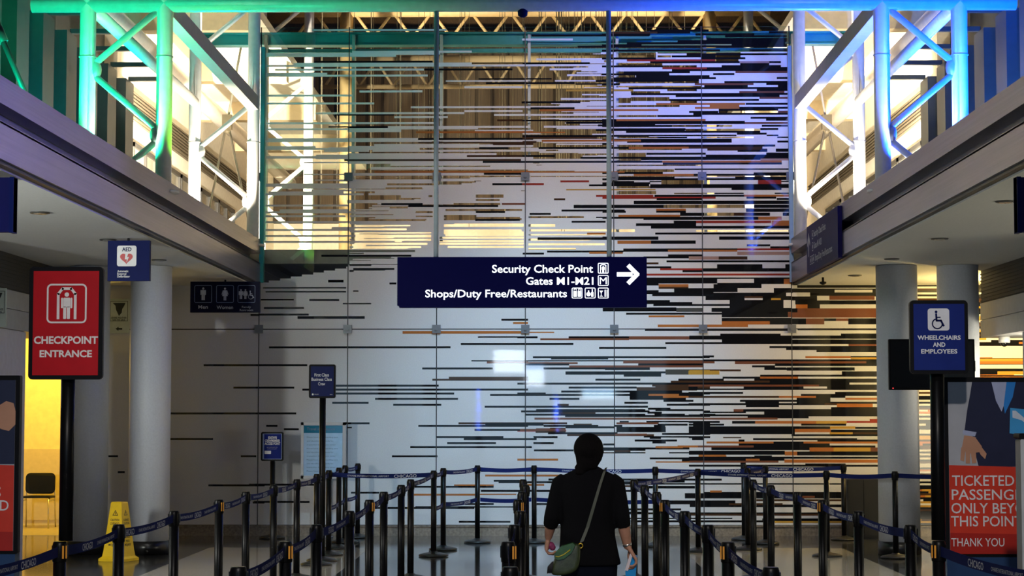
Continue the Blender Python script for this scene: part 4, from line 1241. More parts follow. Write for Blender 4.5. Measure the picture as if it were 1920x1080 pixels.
# restroom sign
YR = 26.4
k = 3733 / YR
p = at(422.5, 586, YR)
t = thing('restroom_sign', 'dark navy Men, Women and Family Restroom sign hanging at the left gallery end', 'sign', (p.x, YR, p.z))
bm = bmesh.new()
box(bm, -65.5 / k, 65.5 / k, -.04, .04, 0, 58 / k)
obj('sign_box', bm, mat('dark navy sign box', (.003, .004, .025), .5, spec=.1), t)
sx = lambda px: (px - 422.5) / k
sz = lambda py: (586 - py) / k
yy = -.043
bm = bmesh.new()
for cx_ in (381.5, 422.5, 463):
    rline(bm, sx(cx_), sz(551.5), 33 / k, 33 / k, 3 / k, .9 / k, yy)
obj('symbol_outline', bm, mat('dim blue outline', (.16, .22, .38), .5), t)
bm = bmesh.new()
person_icon(bm, sx(381.5), sz(563), 24 / k, yy)
person_icon(bm, sx(422.5), sz(563.5), 24 / k, yy, skirt=True)
person_icon(bm, sx(452.5), sz(561), 18.5 / k, yy)
person_icon(bm, sx(461), sz(561), 18.5 / k, yy, skirt=True)
wheelchair_icon(bm, sx(471.5), sz(561), 16 / k, yy)
write(bm, 'Men', sx(381.5), sz(579), 18 / k, 6.8 / k, yy, align='c', bold=.01)
write(bm, 'Women', sx(422.5), sz(579.5), 31 / k, 6.6 / k, yy, align='c', bold=.01)
write(bm, 'Family', sx(463), sz(578), 17 / k, 4.4 / k, yy, align='c')
write(bm, 'Restroom', sx(463), sz(583.5), 25 / k, 4.2 / k, yy, align='c')
obj('lettering', bm, mat('dim pale lettering', (.42, .45, .56), .5), t)
hang(t, sx(422), 58 / k, 3.46 - p.z)

# long sign on the right gallery edge
ya, yb = 22.9, 25.55
t = thing('gallery_edge_sign', 'navy sign with an up arrow fixed along the right gallery edge', 'sign', (FX[1] - .002, (ya + yb) / 2, 3.47), math.radians(-90))
L = yb - ya
bm = bmesh.new()
box(bm, -L / 2, L / 2, -.05, 0, 0, .60)
obj('sign_box', bm, mat('navy edge sign', (.016, .012, .085), .5, spec=.08), t)
bm = bmesh.new()
yy = -.053
h_ = .085
write(bm, 'Security Check Point', -L / 2 + .66, .42, 1.04, h_, yy, bold=.015)
write(bm, 'Gates M1-M21', -L / 2 + .66, .27, .70, h_, yy, bold=.015)
write(bm, 'Shops/Duty Free/Restaurants', -L / 2 + .76, .11, 1.46, h_, yy, bold=.015)
for xx, zz in ((.55, .455), (.55, .305), (.36, .145), (.50, .145), (.64, .145)):
    rline(bm, -L / 2 + xx, zz, .11, .11, .015, .01, yy)
    disk(bm, -L / 2 + xx, zz, .028, yy, 0, 10)
stroke(bm, [(-L / 2 + .20, .22), (-L / 2 + .20, .46)], .05, yy)
stroke(bm, [(-L / 2 + .09, .36), (-L / 2 + .20, .48), (-L / 2 + .31, .36)], .05, yy)
obj('lettering', bm, mat('dull pale lettering', (.50, .50, .55), .5), t)

# near signs cut by the frame
for px0, px1, lab in ((-220, 28, 'dark blue sign box hanging at the left edge of the view'), (1905, 2150, 'dark blue sign box hanging at the right edge of the view')):
    Yn = 14.55
    k = 3733 / Yn
    pa, pb = at(px0, 436, Yn), at(px1, 436, Yn)
    t = thing('hanging_sign', lab, 'sign', ((pa.x + pb.x) / 2, Yn, pa.z))
    w = (pb.x - pa.x) / 2
    bm = bmesh.new()
    box(bm, -w, w, -.05, .05, 0, 103 / k)
    obj('sign_box', bm, M_NAVY, t)
    bm = bmesh.new()
    for e in (-w, w - .03):
        box(bm, e, e + .03, -.056, .056, -.006, 103 / k + .004)
    obj('end_trim', bm, M_NAVY2, t)
    hang(t, 0, 103 / k, 3.46 - pa.z)

# storm shelter notices
def shelter(px, py0, py1, w_px, Y, label, arrow=True, rz=0, x=None):
    k = 3733 / Y
    p = at(px, py1, Y)
    t = thing('shelter_notice', label, 'notice', (p.x if x is None else x, Y, p.z), rz)
    H = (py1 - py0) / k
    W = w_px / k
    bm = bmesh.new()
    box(bm, -W / 2, W / 2, -.012, 0, 0, H)
    pf = obj('notice_face', bm, mat('pale green white notice', (.55, .62, .56), .5), t)
    bm = bmesh.new()
    y = -.014
    rline(bm, 0, H * .64, W * .84, H * .58, .004, .006, y)
    poly(bm, [(-W * .30, H * .88), (W * .30, H * .88), (W * .24, H * .79), (W * .15, H * .70), (W * .13, H * .60), (W * .04, H * .53), (0, H * .50), (-W * .06, H * .58), (-W * .14, H * .68), (-W * .17, H * .80)], y)
    write(bm, 'SEVERE WEATHER', 0, H * .425, W * .72, H * .055, y, align='c', bold=.02)
    write(bm, 'SHELTER AREA', 0, H * .36, W * .60, H * .055, y, align='c', bold=.02)
    stroke(bm, [(-W * .02, H * .13), (W * .14, H * .13)], H * .05, y)
    poly(bm, [(-W * .16, H * .13), (-W * .01, H * .19), (-W * .01, H * .07)], y)
    obj('notice_print', bm, mat('dark notice print', (.02, .025, .02), .5), pf)
shelter(223, 560, 625, 40, YW - .004, 'storm shelter notice on the wall between the two left columns')
shelter(-6, 540, 613, 38, 21.0, 'storm shelter notice at the left edge of the view', x=at(-7, 600, 21.0).x)

# ------------------------------------------------------------------ poster stands
def poster_stand(px, pyoff, Y, label):
    k = 3733 / Y
    c = at(px, 780, Y)
    t = thing('poster_stand', label, 'poster', (c.x, Y, .002))
    X = lambda x: (x - 1870) / k
    Z = lambda y: 1.65 + (780 - (y + pyoff)) / k - .002
    bm = bmesh.new()
    rbox(bm, X(1767), X(1973), -.02, .03, Z(1041), Z(708), .008)
    obj('poster_frame', bm, M_BLACK_FRAME, t)
    bm = bmesh.new()
    box(bm, X(1777), X(1965), -.024, -.02, Z(1035), Z(717))
    pr = obj('poster_print', bm, mat('poster grey', (.42, .43, .46), .22), t)
    def layer(name, m, shapes, y):
        bm = bmesh.new()
        for i, s in enumerate(shapes):
            poly(bm, [(X(a), Z(b)) for a, b in s], y - .00008 * i)
        return obj(name, bm, m, pr)
    layer('suit', mat('printed navy suit', (.022, .024, .055), .22), [[(1822, 717), (1965, 717), (1965, 874), (1832, 874), (1826, 850), (1828, 820), (1806, 812), (1812, 770), (1818, 740)]], -.0245)
    layer('shirt', mat('printed pale shirt', (.40, .44, .62), .22), [[(1858, 717), (1890, 717), (1886, 745), (1876, 772), (1866, 752)]], -.025)
    layer('cuff', mat('printed pale shirt', (.40, .44, .62), .22), [[(1804, 806), (1829, 810), (1826, 818), (1803, 814)]], -.025)
    layer('tie', mat('printed blue tie', (.03, .22, .62), .22), [[(1886, 717), (1903, 717), (1897, 745), (1882, 776), (1880, 760)]], -.0255)
    layer('hand', mat('printed skin', (.50, .26, .16), .22),
          [[(1806, 816), (1826, 819), (1838, 836), (1840, 846), (1812, 850), (1801, 840)], [(1800, 838), (1808, 842), (1805, 864), (1798, 862)], [(1808, 842), (1817, 845), (1816, 868), (1808, 868)],
           [(1817, 843), (1827, 846), (1828, 867), (1820, 868)], [(1828, 836), (1838, 838), (1847, 850), (1844, 860), (1836, 852)]], -.026)
    layer('fist', mat('printed skin', (.50, .26, .16), .22), [[(1932, 766), (1948, 756), (1962, 760), (1966, 775), (1966, 800), (1954, 812), (1938, 808), (1930, 790)]], -.026)
    layer('booklet', mat('printed blue booklet', (.06, .33, .66), .22), [[(1892, 765), (1936, 769), (1934, 818), (1890, 812)]], -.0265)
    layer('booklet_stripe', mat('printed pale stripe', (.60, .66, .75), .22), [[(1896, 770), (1902, 770), (1932, 796), (1931, 803), (1913, 788), (1896, 783)]], -.027)
    layer('red_field', mat('printed red', (.62, .045, .022), .22), [[(1777, 871), (1965, 876), (1965, 1035), (1777, 1035)]], -.0275)
    layer('dark_red_band', mat('printed dark red', (.40, .022, .014), .22), [[(1777, 996), (1965, 1000), (1965, 1035), (1777, 1035)]], -.028)
    bm = bmesh.new()
    for s, x, y, w, h in (('TICKETED', 1782, 909, 115, 20), ('PASSENGERS', 1781, 935, 160, 20), ('ONLY BEYOND', 1780, 960, 176, 20), ('THIS POINT', 1779, 984, 132, 20), ('THANK YOU', 1779, 1021, 98, 16)):
        write(bm, s, X(x), Z(y), w / k, h / k, -.0290, bold=.006 if s != 'THANK YOU' else 0)
    obj('lettering', bm, mat('printed pale lettering', (.72, .70, .70), .22), pr)
    bm = bmesh.new()
    prof = [(-.035, Z(1041)), (-.045, .75), (-.075, .5), (-.13, .25), (-.22, .03), (-.24, 0), (.06, 0), (.06, Z(1041))]
    a = [bm.verts.new((X(1770), y, z)) for y, z in prof]
    b = [bm.verts.new((X(1970), y, z)) for y, z in prof]
    bm.faces.new(a)
    bm.faces.new(b[::-1])
    for i in range(len(prof)):
        bm.faces.new((a[i], a[(i + 1) % len(prof)], b[(i + 1) % len(prof)], b[i]))
    obj('curved_foot', bm, mat('glossy blue foot panel', (.02, .05, .13), .15, spec=.7), t)
    return t
poster_stand(1870, 0, 10.67, 'ticketed passengers poster on its curved stand at the right edge')
poster_stand(-64, -4, 10.55, 'ticketed passengers poster cut off by the left edge of the view')

# pale pedestal at the right edge
k = 3733 / 9.3
p = at(1945, 780, 9.3)
t = thing('pedestal', 'pale grey pedestal with a dark cap at the right edge in front of the poster', 'pedestal', (p.x, 9.3, .002))
bm = bmesh.new()
rbox(bm, -37 / k, 37 / k, -.05, .05, 0, 1.65 + (780 - 823) / k, .01)
obj('body', bm, mat('pale grey pedestal', (.45, .46, .46), .5), t)
bm = bmesh.new()
rbox(bm, -40 / k, 40 / k, -.056, .056, 1.65 + (780 - 823) / k, 1.65 + (780 - 813) / k, .008)
obj('cap', bm, M_BLACK_FRAME, t)

# ------------------------------------------------------------------ wet floor cone
YC = 22.8
k = 3733 / YC
p = at(226, 780, YC)
t = thing('wet_floor_sign', 'tall yellow caution wet floor pylon in front of the left round columns', 'safety sign', (p.x, YC, .002), math.radians(-20))
def ring4(bm, w, z, d=None):
    d = d or w
    return [bm.verts.new(q) for q in ((-w, -d, z), (w, -d, z), (w, d, z), (-w, d, z))]
bm = bmesh.new()
rs = [ring4(bm, w, z) for w, z in ((.165, 0), (.165, .03), (.135, .055), (.125, .12), (.070, .655), (.062, .67))]
bm.faces.new(rs[0][::-1])
bm.faces.new(rs[-1])
for a, b in zip(rs, rs[1:]):
    for i in range(4):
        bm.faces.new((a[i], a[(i + 1) % 4], b[(i + 1) % 4], b[i]))
body = obj('pylon', bm, mat('safety yellow plastic', (.80, .52, .01), .4), t)
bm = bmesh.new()
def slope(z):
    return .125 + (.070 - .125) * (z - .12) / .535
for f in range(2):
    n0 = len(bm.verts)
    tri = [(-.032, .52), (.032, .52), (0, .575)]
    for a, b in zip(tri, tri[1:] + tri[:1]):
        stroke(bm, [a, b], .007, 0)
    stroke(bm, [(0, .532), (0, .555)], .008, 0)
    for s_, z, w in ((('CAUTION', 'CUIDADO')[f], .455, .115), (('CUIDADO', 'CAUTION')[f], .415, .12), ('WET', .30, .06), ('FLOOR', .262, .10), ('PISO', .215, .075), ('MOJADO', .175, .125)):
        write(bm, s_, 0, z, w, .026, 0, bold=.02, align='c')
    bm.verts.ensure_lookup_table()
    for v in bm.verts[n0:]:
        x, z = v.co.x, v.co.z
        d = slope(z) + .002
        v.co = Vector((x, -d, z)) if f == 0 else Vector((d, x, z))
obj('lettering', bm, mat('black print', (.01, .01, .008), .5), body)

# ------------------------------------------------------------------ chair in the alcove
YS = 29.5
k = 3733 / YS
p = at(72, 780, YS)
t = thing('stacking_chair', 'black stacking chair with chrome legs in the yellow lit alcove', 'chair', (p.x, YS, .004))
bm = bmesh.new()
rbox(bm, -.22, .22, .19, .215, .49, .80, .07)
for v in bm.verts:
    v.co.y += .05 * (v.co.z - .49) - .35 * v.co.x ** 2 * 1.5
obj('backrest', bm, mat('black chair shell', (.006, .006, .005), .5, spec=.15), t)
bm = bmesh.new()
rs = rrect(0, 0, .46, .44, .07)
a = [bm.verts.new((x, y, .43 + .25 * y * y)) for x, y in rs]
b = [bm.verts.new((x, y, .455 + .25 * y * y)) for x, y in rs]
bm.faces.new(a[::-1])
bm.faces.new(b)
for i in range(len(rs)):
    bm.faces.new((a[i], a[(i + 1) % len(rs)], b[(i + 1) % len(rs)], b[i]))
obj('seat', bm, MATS['black chair shell'], t)
for sx_ in (-1, 1):
    for pts in ([(sx_ * .22, -.2, .0), (sx_ * .215, -.19, .42), (sx_ * .21, -.1, .43)], [(sx_ * .22, .24, .0), (sx_ * .215, .20, .43), (sx_ * .205, .215, .66)]):
        bm = bmesh.new()
        tube(bm, pts, .011, 8)
        obj('leg', bm, M_STEEL, t)
    bm = bmesh.new()
    tube(bm, [(sx_ * .216, -.19, .40), (sx_ * .216, .2, .40)], .010, 8)
    obj('side_rail', bm, M_STEEL, t)

# ------------------------------------------------------------------ monitor, camera dome, cabinet
YM = 23.3
k = 3733 / YM
p = at(1748, 731, YM)
t = thing('wall_monitor', 'switched off black monitor hanging on the right round columns', 'monitor', (p.x, YM, p.z))
bm = bmesh.new()
rbox(bm, -80 / k, 80 / k, 0, .06, 0, 95 / k, .01)
obj('housing', bm, M_BLACK_FRAME, t)
bm = bmesh.new()
box(bm, -77 / k, 77 / k, -.002, 0, 4 / k, 92 / k)
obj('screen', bm, mat('dark screen glass', (.006, .007, .007), .06, spec=.6), t)
bm = bmesh.new()
ball(bm, (-73 / k, -.003, 3 / k), .006)
obj('standby_light', bm, mat('red standby light', (.5, 0, 0), .5, emit=(1, .05, .05), strength=3), t)
for px in (1684, 1799):
    bm = bmesh.new()
    xx = at(px, 780, 24.0).x - p.x
    box(bm, xx - .06, xx + .06, .06, .47, .22, .34)
    obj('bracket', bm, M_BLACK, t)

p = at(1883, 634, 24.4)
t = thing('dome_camera', 'white dome camera under the right bulkhead', 'camera', (p.x, 24.4, 2.618))
bm = bmesh.new()
lathe(bm, [(.066, -.075), (.07, -.06), (.07, 0)], 24)
obj('housing', bm, M_WHITE_TUBE, t)
bm = bmesh.new()
ball(bm, (0, 0, -.075), .05)
obj('dome', bm, mat('smoked dome', (.01, .01, .01), .05), t)

p = at(1616, 1003, 27.1)
t = thing('cabinet', 'black cabinet against the glass wall left of the right columns', 'cabinet', (p.x, 27.1, .002))
bm = bmesh.new()
box(bm, -.22, .22, -.18, .18, .03, .80)
box(bm, -.20, .20, -.16, .16, 0, .03)
obj('body', bm, mat('black cabinet laminate', (.008, .008, .008), .45), t)
bm = bmesh.new()
box(bm, -.212, -.003, -.19, -.18, .05, .78)
obj('door', bm, MATS['black cabinet laminate'], t)
bm = bmesh.new()
box(bm, .003, .212, -.19, -.18, .05, .78)
obj('door', bm, MATS['black cabinet laminate'], t)

# recessed downlights in the soffits
def at_z(px, py, z):
    d = CAM_ROT @ Vector(((px - 960) / F_PX, (540 - py) / F_PX, -1))
    t_ = (z - CAM_H) / d.z
    return Vector((d.x * t_, d.y * t_, z))
for px, py, lab in ((75, 398, 'recessed downlight in the left soffit above the red sign'), (203, 449, 'recessed downlight in the left soffit behind the AED sign'), (298, 487, 'recessed downlight in the left soffit before the round columns'),
                    (1886, 377, 'recessed downlight nearest the viewer in the right soffit'), (1762, 447, 'second recessed downlight along the right soffit'), (1672, 485, 'third recessed downlight along the right soffit'), (1603, 516, 'farthest recessed downlight along the right soffit')):
    p = at_z(px, py, 3.46)
    t = thing('downlight', lab, 'ceiling light', (p.x, p.y, 3.46), 0, 'recessed downlights in the gallery soffits')
    bm = bmesh.new()
    lathe(bm, [(.085, -.012), (.09, 0.0)], 24)
    obj('trim_ring', bm, mat('dark downlight trim', (.05, .05, .045), .4), t)
    bm = bmesh.new()
    lathe(bm, [(.06, -.016), (.06, -.012)], 20)
    obj('lens', bm, mat('unlit lens', (.2, .2, .19), .2), t)
p = at_z(1543, 520, 3.46)
bm = bmesh.new()
lathe(bm, [(.012, -.10), (.045, -.08), (.045, -.06), (.015, -.055), (.015, 0)], 16, (p.x, p.y, 3.46))
tag(obj('sprinkler', bm, M_BLACK), 'small dark sprinkler below the right soffit near the glass wall', 'sprinkler')

# ------------------------------------------------------------------ what the glass mirrors, behind the viewer
def screen(px, py, w, h, label, rows, tint):
    Yv = 63.2
    p = at(px, py, Yv)
    k = 3733 / Yv
    W, H = w / k, h / k
    t = thing('flight_screen', label, 'screen', (p.x, -8, p.z - H / 2), PI, 'bright screens behind the viewer')
    bm = bmesh.new()
    box(bm, -W / 2 - .02, W / 2 + .02, 0, .08, -.02, H + .02)
    obj('housing', bm, M_BLACK_FRAME, t)
    bm = bmesh.new()
    box(bm, -W / 2, W / 2, -.004, 0, 0, H)
    sc = obj('display', bm, mat('lit display ' + label[:9], (.5, .6, .7), .5, emit=tint, strength=26), t)
    bm = bmesh.new()
    box(bm, -W / 2, W / 2, -.008, -.004, H * .82, H)
    for i in range(rows):
        box(bm, -W * .45, W * .45, -.008, -.004, H * (.74 - .7 * i / rows), H * (.755 - .7 * i / rows))
    obj('display_rows', bm, mat('lit blue rows', (.1, .3, .6), .5, emit=(.12, .42, .9), strength=16), sc)
    bm = bmesh.new()
    cyl(bm, (0, .04, H + .02), (0, .04, 10.9 - p.z + H / 2), .03, 12)
    obj('hanger', bm, M_BLACK, t)
screen(955, 671, 58, 54, 'larger bright flight screen mirrored in the glass wall', 6, (.80, .90, 1.0))
screen(1003, 705, 33, 38, 'smaller bright flight screen mirrored in the glass wall', 7, (.80, .90, 1.0))
screen(1122, 739, 60, 17, 'wide low bright screen mirrored in the glass wall', 3, (.45, .65, .8))
for px, y0, y1, lab in ((897, 726, 806, 'left'), (1043, 740, 810, 'right')):
    Yv = 63.2
    k = 3733 / Yv
    p = at(px, y1, Yv)
    t = thing('information_pylon', 'tall pylon with stacked blue lit letters mirrored in the glass wall, %s one' % lab, 'sign', (p.x, -8, .002), PI, 'lit information pylons behind the viewer')
    H = (y1 - y0) / k
    z0 = p.z
    bm = bmesh.new()
    box(bm, -.09, .09, 0, .09, 0, z0 + H + .1)
    obj('pylon_body', bm, M_BLACK, t)
    bm = bmesh.new()
    for i, ch in enumerate('INFORMATION'):
        hh = H / 11
        write(bm, ch, 0, z0 + H - (i + 1) * hh, .02 if ch == 'I' else .085, hh * .75, -.004, align='c', bold=.02)
    obj('lit_letters', bm, mat('blue lit letters', (.05, .1, .6), .5, emit=(.06, .16, 1.0), strength=90), t)

# ------------------------------------------------------------------ the woman in the queue
WY = 12.45
WK = 3733 / WY
wc = at(1104, 780, WY)
def Wp(px, py, y=0.0):
    return Vector(((px - 1104) / WK, y, 1.65 + (780 - py) / WK))

def loft(bm, rings, seg=24, mi=0):
    """rings: centre x, centre y, z, half width, half depth"""
    prev = None
    for (cx, cy, z, a, b) in rings:
        r = [bm.verts.new((cx + a * math.cos(2 * PI * i / seg), cy + b * math.sin(2 * PI * i / seg), z)) for i in range(seg)]
        if prev:
            for i in range(seg):
                f = bm.faces.new((prev[i], prev[(i + 1) % seg], r[(i + 1) % seg], r[i]))
                f.smooth = True
        else:
            bm.faces.new(r[::-1])
        prev = r
    bm.faces.new(prev)

def fuse(o, voxel, smooth=6):
    m = o.modifiers.new('fuse', 'REMESH')
    m.mode = 'VOXEL'
    m.voxel_size = voxel
    m.use_smooth_shade = True
    s = o.modifiers.new('smooth', 'SMOOTH')
    s.factor = .5
    s.iterations = smooth

bm = bmesh.new()
# head with face turned away from the viewer (+y), neck, trunk
hx, hz = 0.0, 1.445
loft(bm, [(hx, .030, hz - .115, .022, .030), (hx, .028, hz - .105, .045, .055), (hx, .020, hz - .07, .060, .080), (hx, .008, hz - .03, .070, .092), (hx, 0, hz + .01, .074, .097), (hx, -.005, hz + .05, .070, .092), (hx, -.008, hz + .075, .052, .070), (hx, -.008, hz + .09, .024, .035)], 24)
tube(bm, [(hx, .092, hz + .012), (hx, .112, hz - .022), (hx, .100, hz - .032)], [.008, .014, .009], 8)      # nose
ball(bm, (hx, .096, hz - .058), .012, sc=(1.8, .7, .5))                                                      # mouth
ball(bm, (hx, .097, hz - .066), .011, sc=(1.5, .7, .5))
for s in (-1, 1):
    ball(bm, (hx + s * .030, .086, hz + .006), .012, sc=(1.2, .7, .8))                                       # eyes
    ball(bm, (hx + s * .075, .0, hz - .012), .026, sc=(.35, .7, 1.15))                                       # ears
tube(bm, [(0, .012, 1.38), (0, .0, 1.27)], [.048, .055], 16)
loft(bm, [(0, 0, .74, .15, .10), (0, 0, .86, .165, .115), (0, 0, .98, .13, .09), (0, 0, 1.12, .145, .10), (0, 0, 1.22, .155, .085), (0, 0, 1.28, .09, .06), (0, 0, 1.31, .055, .05)], 24)
# arms
LS, LE, LW = Wp(1052, 905), Wp(1035, 968, -.01), Wp(1028, 1008, .07)
RS, RE, RW = Wp(1153, 905), Wp(1165, 968, -.03), Wp(1176.5, 1026, .02)
tube(bm, [LS, LS.lerp(LE, .5), LE, LE.lerp(LW, .5), LW], [.044, .042, .036, .034, .023], 14)
tube(bm, [RS, RS.lerp(RE, .5), RE, RE.lerp(RW, .45), RW], [.044, .042, .038, .037, .024], 14)
def hand(W, d, side, palm_n, curls, thumb_dir, L=.078):
    """palm, four fingers and a thumb; d towards the finger tips, side towards the little finger, palm_n out of the palm"""
    d, side, palm_n = Vector(d).normalized(), Vector(side).normalized(), Vector(palm_n).normalized()
    for k in range(4):
        o = side * (-.024 + .016 * k)
        tube(bm, [W, W + d * .03 + o * .7, W + d * L + o], [.017, .013, .0105], 8)
    for k in range(4):
        p = W + d * L + side * (-.026 + .0175 * k)
        ln = (.030, .034, .032, .025)[k]
        a = 0
        pts = [p - d * .01]
        for c in curls:
            pts.append(p)
            a += c + .05 * k
            p = p + (d * math.cos(a) + palm_n * math.sin(a)) * ln
        pts.append(p)
        tube(bm, pts, [.0095, .0095, .0088, .0082, .0070][:len(pts)], 8)
    tb = W + d * .025 - side * .022
    t1 = tb + (thumb_dir[0] * d - thumb_dir[1] * side + thumb_dir[2] * palm_n) * .042
    t2 = t1 + (d * .9 + palm_n * .5 - side * .1).normalized() * .030
    tube(bm, [W + d * .008, tb, t1, t2], [.014, .0135, .011, .0085], 8)
hand(LW, (-.18, .25, -1), (.1, -1, -.2), (1, .1, 0), (.55, .75, .6), (.6, .55, .6))
hand(RW + Vector((.004, -.022, .004)), (.62, -.05, -1), (.1, -1, -.1), (-1, -.1, -.45), (.35, .60, .55), (.55, .5, .5))
# legs and feet, mid-stride
for s, kn, an in ((-1, .10, .16), (1, .06, -.10)):
    hip, knee, ank = Vector((s * .085, 0, .78)), Vector((s * .09, kn, .43)), Vector((s * .085, an, .09))
    tube(bm, [hip, hip.lerp(knee, .5), knee, knee.lerp(ank, .4), ank], [.085, .072, .052, .050, .034], 16)
    tube(bm, [ank, ank + Vector((0, .02, -.045)), ank + Vector((0, .13, -.062))], [.034, .036, .026], 12, flat=.8)
woman = obj('person', bm, M_SKIN, None, (wc.x, WY, 0))
fuse(woman, .0045, 3)
tag(woman, 'person in a black top walking away with a green shoulder bag', 'person')

# clothing
bm = bmesh.new()
def rr(l, r, py, d, cy=0):
    a, b = Wp(l, py), Wp(r, py)
    return ((a.x + b.x) / 2, cy, a.z, (b.x - a.x) / 2, d)
loft(bm, [rr(1048, 1164, 1056, .150), rr(1047, 1160, 1040, .150), rr(1050, 1153, 1005, .135), rr(1051, 1151, 975, .128), rr(1048, 1154, 940, .130), rr(1045, 1158, 915, .122), rr(1047, 1158, 900, .105), rr(1058, 1150, 889, .085), rr(1074, 1133, 881, .070), rr(1086, 1122, 874, .062)], 32)
for S, E, W, f in ((LS, LE, LW, .42), (RS, RE, RW, .30)):
    inn = Vector((.02 if S.x < 0 else -.02, 0, .015))
    tube(bm, [S + inn * 1.5, S, S.lerp(E, .5), E, E.lerp(W, f)], [.050, .060, .056, .051, .046], 18)
top = obj('knit_top', bm, M_TOP, woman)
fuse(top, .008, 6)
bm = bmesh.new()
loft(bm, [(.01, 0, .66, .155, .115), (.01, 0, .74, .165, .125), (.01, 0, .86, .16, .12)], 24)
for s, kn, an in ((-1, .10, .16), (1, .06, -.10)):
    hip, knee, ank = Vector((s * .085, 0, .76)), Vector((s * .09, kn, .43)), Vector((s * .085, an, .12))
    tube(bm, [hip, hip.lerp(knee, .5), knee, knee.lerp(ank, .5), ank], [.094, .085, .064, .058, .050], 16)
o = obj('trousers', bm, M_JEAN, woman)
fuse(o, .010, 5)
for s, an in ((-1, .16), (1, -.10)):
    bm = bmesh.new()
    a = Vector((s * .085, an, .05))
    tube(bm, [a + Vector((0, -.04, -.005)), a + Vector((0, .02, .0)), a + Vector((0, .10, -.015)), a + Vector((0, .16, -.025))], [.034, .042, .040, .024], 14, flat=.9)
    o = obj('shoe', bm, M_BLACK, woman)
    fuse(o, .006, 4)
# hair gathered low at the nape
bm = bmesh.new()
ball(bm, (hx - .003, -.022, hz + .004), .096, seg=28, sc=(.97, 1.10, 1.0))
loft(bm, [(hx - .010, -.045, 1.318, .050, .035), (hx - .010, -.050, 1.335, .062, .046), (hx - .006, -.045, 1.365, .074, .060), (hx, -.035, 1.41, .086, .072)], 24)
ball(bm, (hx - .040, -.060, 1.330), .040, sc=(1.3, .8, .8))
ball(bm, (hx - .055, -.065, 1.305), .030, sc=(1.2, .8, .9))
for i in range(14):
    a = PI * (.08 + .84 * i / 13)
    tube(bm, [(hx + .088 * math.cos(a), -.05 - .04 * math.sin(a), 1.44), (hx + .070 * math.cos(a), -.055 - .04 * math.sin(a), 1.38), (hx - .012 + .045 * math.cos(a), -.055 - .03 * math.sin(a), 1.325)], [.012, .011, .009], 6)
hair = obj('hair', bm, M_HAIR, woman)
fuse(hair, .006, 6)
# watch on the right wrist
bm = bmesh.new()
d = (RW - RE).normalized()
cyl(bm, RW - d * .035, RW - d * .018, .029, 18)
obj('wrist_watch', bm, mat('pale metal watch', (.7, .66, .6), .25, metal=.8), woman)

# green shoulder bag with its strap
B = lambda px, py, y=-.16: Wp(px, py, y)
bag = thing('shoulder_bag', 'olive green leather shoulder bag hanging at her left hip', 'bag', (wc.x, WY, 0))
bm = bmesh.new()
M_BAG = mat('olive leather', (.040, .055, .018), .42, scale=25, vary=.35, bump=.15)
out = [B(1043, 1028), B(1060, 1020), B(1080, 1012), B(1088, 1016), B(1087, 1040), B(1084, 1064), B(1060, 1073), B(1034, 1073), B(1031, 1066), B(1038, 1044)]
rings = []
for dy, sc in ((-.045, .86), (-.035, .97), (0.0, 1.0), (.045, .95)):
    c = sum(out, Vector()) / len(out)
    rings.append([bm.verts.new(c + (q - c) * sc + Vector((0, dy, 0))) for q in out])
bm.faces.new(rings[0])
bm.faces.new(rings[-1][::-1])
for a, b in zip(rings, rings[1:]):
    for i in range(len(out)):
        bm.faces.new((a[i], b[i], b[(i + 1) % len(out)], a[(i + 1) % len(out)])).smooth = True
o = obj('bag_body', bm, M_BAG, bag)
sb = o.modifiers.new('round', 'SUBSURF')
sb.levels = sb.render_levels = 2
bm = bmesh.new()
fl = [B(1040, 1040), B(1039, 1032), B(1052, 1018), B(1072, 1012), B(1077, 1016), B(1070, 1030), B(1056, 1041), B(1045, 1043)]
f0 = [bm.verts.new(q + Vector((0, -.062, 0))) for q in fl]
c = sum(fl, Vector()) / len(fl)
f1 = [bm.verts.new(c + (q - c) * 1.06 + Vector((0, -.030, 0))) for q in fl]
bm.faces.new(f0)
bm.faces.new(f1[::-1])
for i in range(len(fl)):
    bm.faces.new((f0[i], f1[i], f1[(i + 1) % len(fl)], f0[(i + 1) % len(fl)]))
o = obj('flap', bm, mat('bright green leather', (.022, .10, .016), .4, scale=25, vary=.3), bag)
bm = bmesh.new()
tube(bm, [B(1041, 1036, -.225), B(1046, 1037, -.226), B(1056, 1033, -.226), B(1068, 1024, -.226)], .004, 6)
obj('zip_edge', bm, mat('yellow piping', (.55, .45, .03), .4), bag)
bm = bmesh.new()
pts = [B(1136, 876, -.02), B(1132, 882, -.105), B(1124, 905, -.128), B(1112, 945, -.136), B(1100, 985, -.140), B(1089, 1012, -.150)]
wd = [.008, .009, .010, .011, .012, .013]
prev = None
for q, w in zip(pts, wd):
    n = Vector((.94, 0, .34)) * w
    r = [bm.verts.new(q - n), bm.verts.new(q + n), bm.verts.new(q + n + Vector((0, .006, 0))), bm.verts.new(q - n + Vector((0, .006, 0)))]
    if prev:
        for i in range(4):
            bm.faces.new((prev[i], prev[(i + 1) % 4], r[(i + 1) % 4], r[i]))
    else:
        bm.faces.new(r[::-1])
    prev = r
bm.faces.new(prev)
obj('strap', bm, mat('olive strap', (.05, .058, .028), .5), bag)
bm = bmesh.new()
q = B(1087, 1018, -.165)
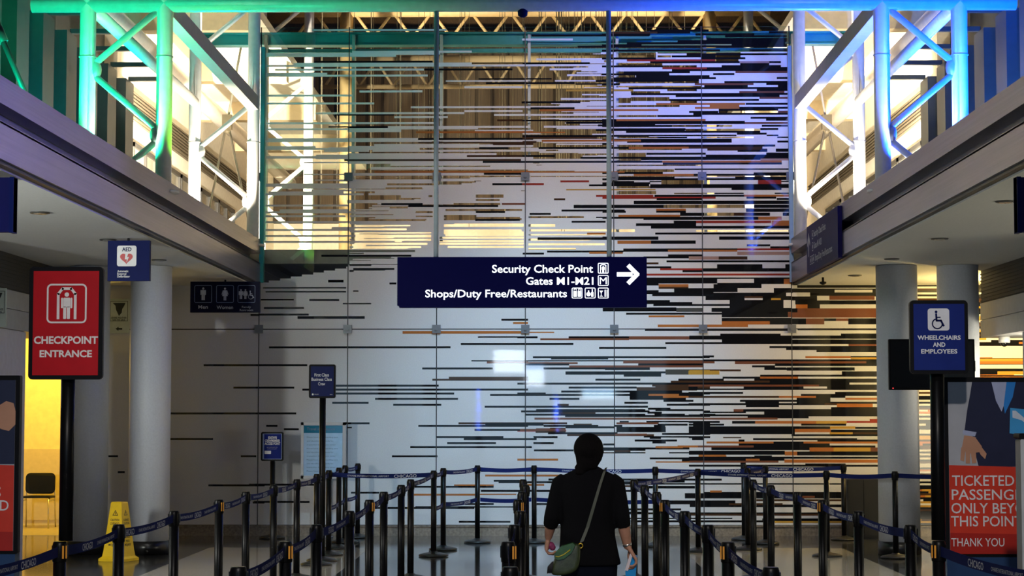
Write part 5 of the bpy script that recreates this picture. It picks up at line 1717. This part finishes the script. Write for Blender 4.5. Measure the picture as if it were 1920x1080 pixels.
rp = [q + Vector((.013 * math.cos(a), 0, .014 * math.sin(a))) for a in [2 * PI * i / 14 for i in range(15)]]
tube(bm, rp, .0035, 6)
obj('buckle', bm, mat('gold buckle', (.85, .55, .05), .3, metal=.6), bag)
bm = bmesh.new()
for i in range(9):
    tube(bm, [B(1036, 1046, -.20), B(1032 - .9 * i + 3, 1056, -.20), B(1031 - 1.0 * i + 3, 1066 + (i % 3), -.195)], [.003, .006, .003], 6)
obj('tassel', bm, mat('dark tassel', (.02, .017, .02), .7), bag)

# what she carries
bk = thing('booklet', 'bright blue and white booklet held in her right hand', 'booklet', (wc.x, WY + .012, 0))
bm = bmesh.new()
cn = [Wp(1184, 1036, -.02), Wp(1193, 1040, .0), Wp(1189, 1092, .0), Wp(1172, 1092, -.02), Wp(1171, 1068, -.02)]
a = [bm.verts.new(q + Vector((0, -.012, 0))) for q in cn]
b = [bm.verts.new(q + Vector((.004, .010, 0))) for q in cn]
bm.faces.new(a)
bm.faces.new(b[::-1])
for i in range(5):
    bm.faces.new((a[i], b[i], b[(i + 1) % 5], a[(i + 1) % 5]))
obj('cover', bm, mat('bright blue cover', (.02, .36, .85), .4), bk)
bm = bmesh.new()
cn = [Wp(1180.5, 1034, -.032), Wp(1185, 1036, -.032), Wp(1176, 1067, -.032), Wp(1170, 1066, -.032)]
a = [bm.verts.new(q + Vector((0, -.006, 0))) for q in cn]
b = [bm.verts.new(q + Vector((0, .012, 0))) for q in cn]
bm.faces.new(a)
bm.faces.new(b[::-1])
for i in range(4):
    bm.faces.new((a[i], b[i], b[(i + 1) % 4], a[(i + 1) % 4]))
obj('page_edge', bm, mat('pink white pages', (.82, .72, .74), .6), bk)
bm = bmesh.new()
ball(bm, Wp(1032, 1022, .09), .028, sc=(.95, .8, .8))
ball(bm, Wp(1027, 1025, .085), .018)
ball(bm, Wp(1036, 1026, .085), .020)
o = obj('pouch', bm, mat('magenta cloth', (.30, .04, .13), .7, scale=40, vary=.4), None, (wc.x, WY, 0))
tag(o, 'small magenta cloth pouch held in her left hand', 'pouch')
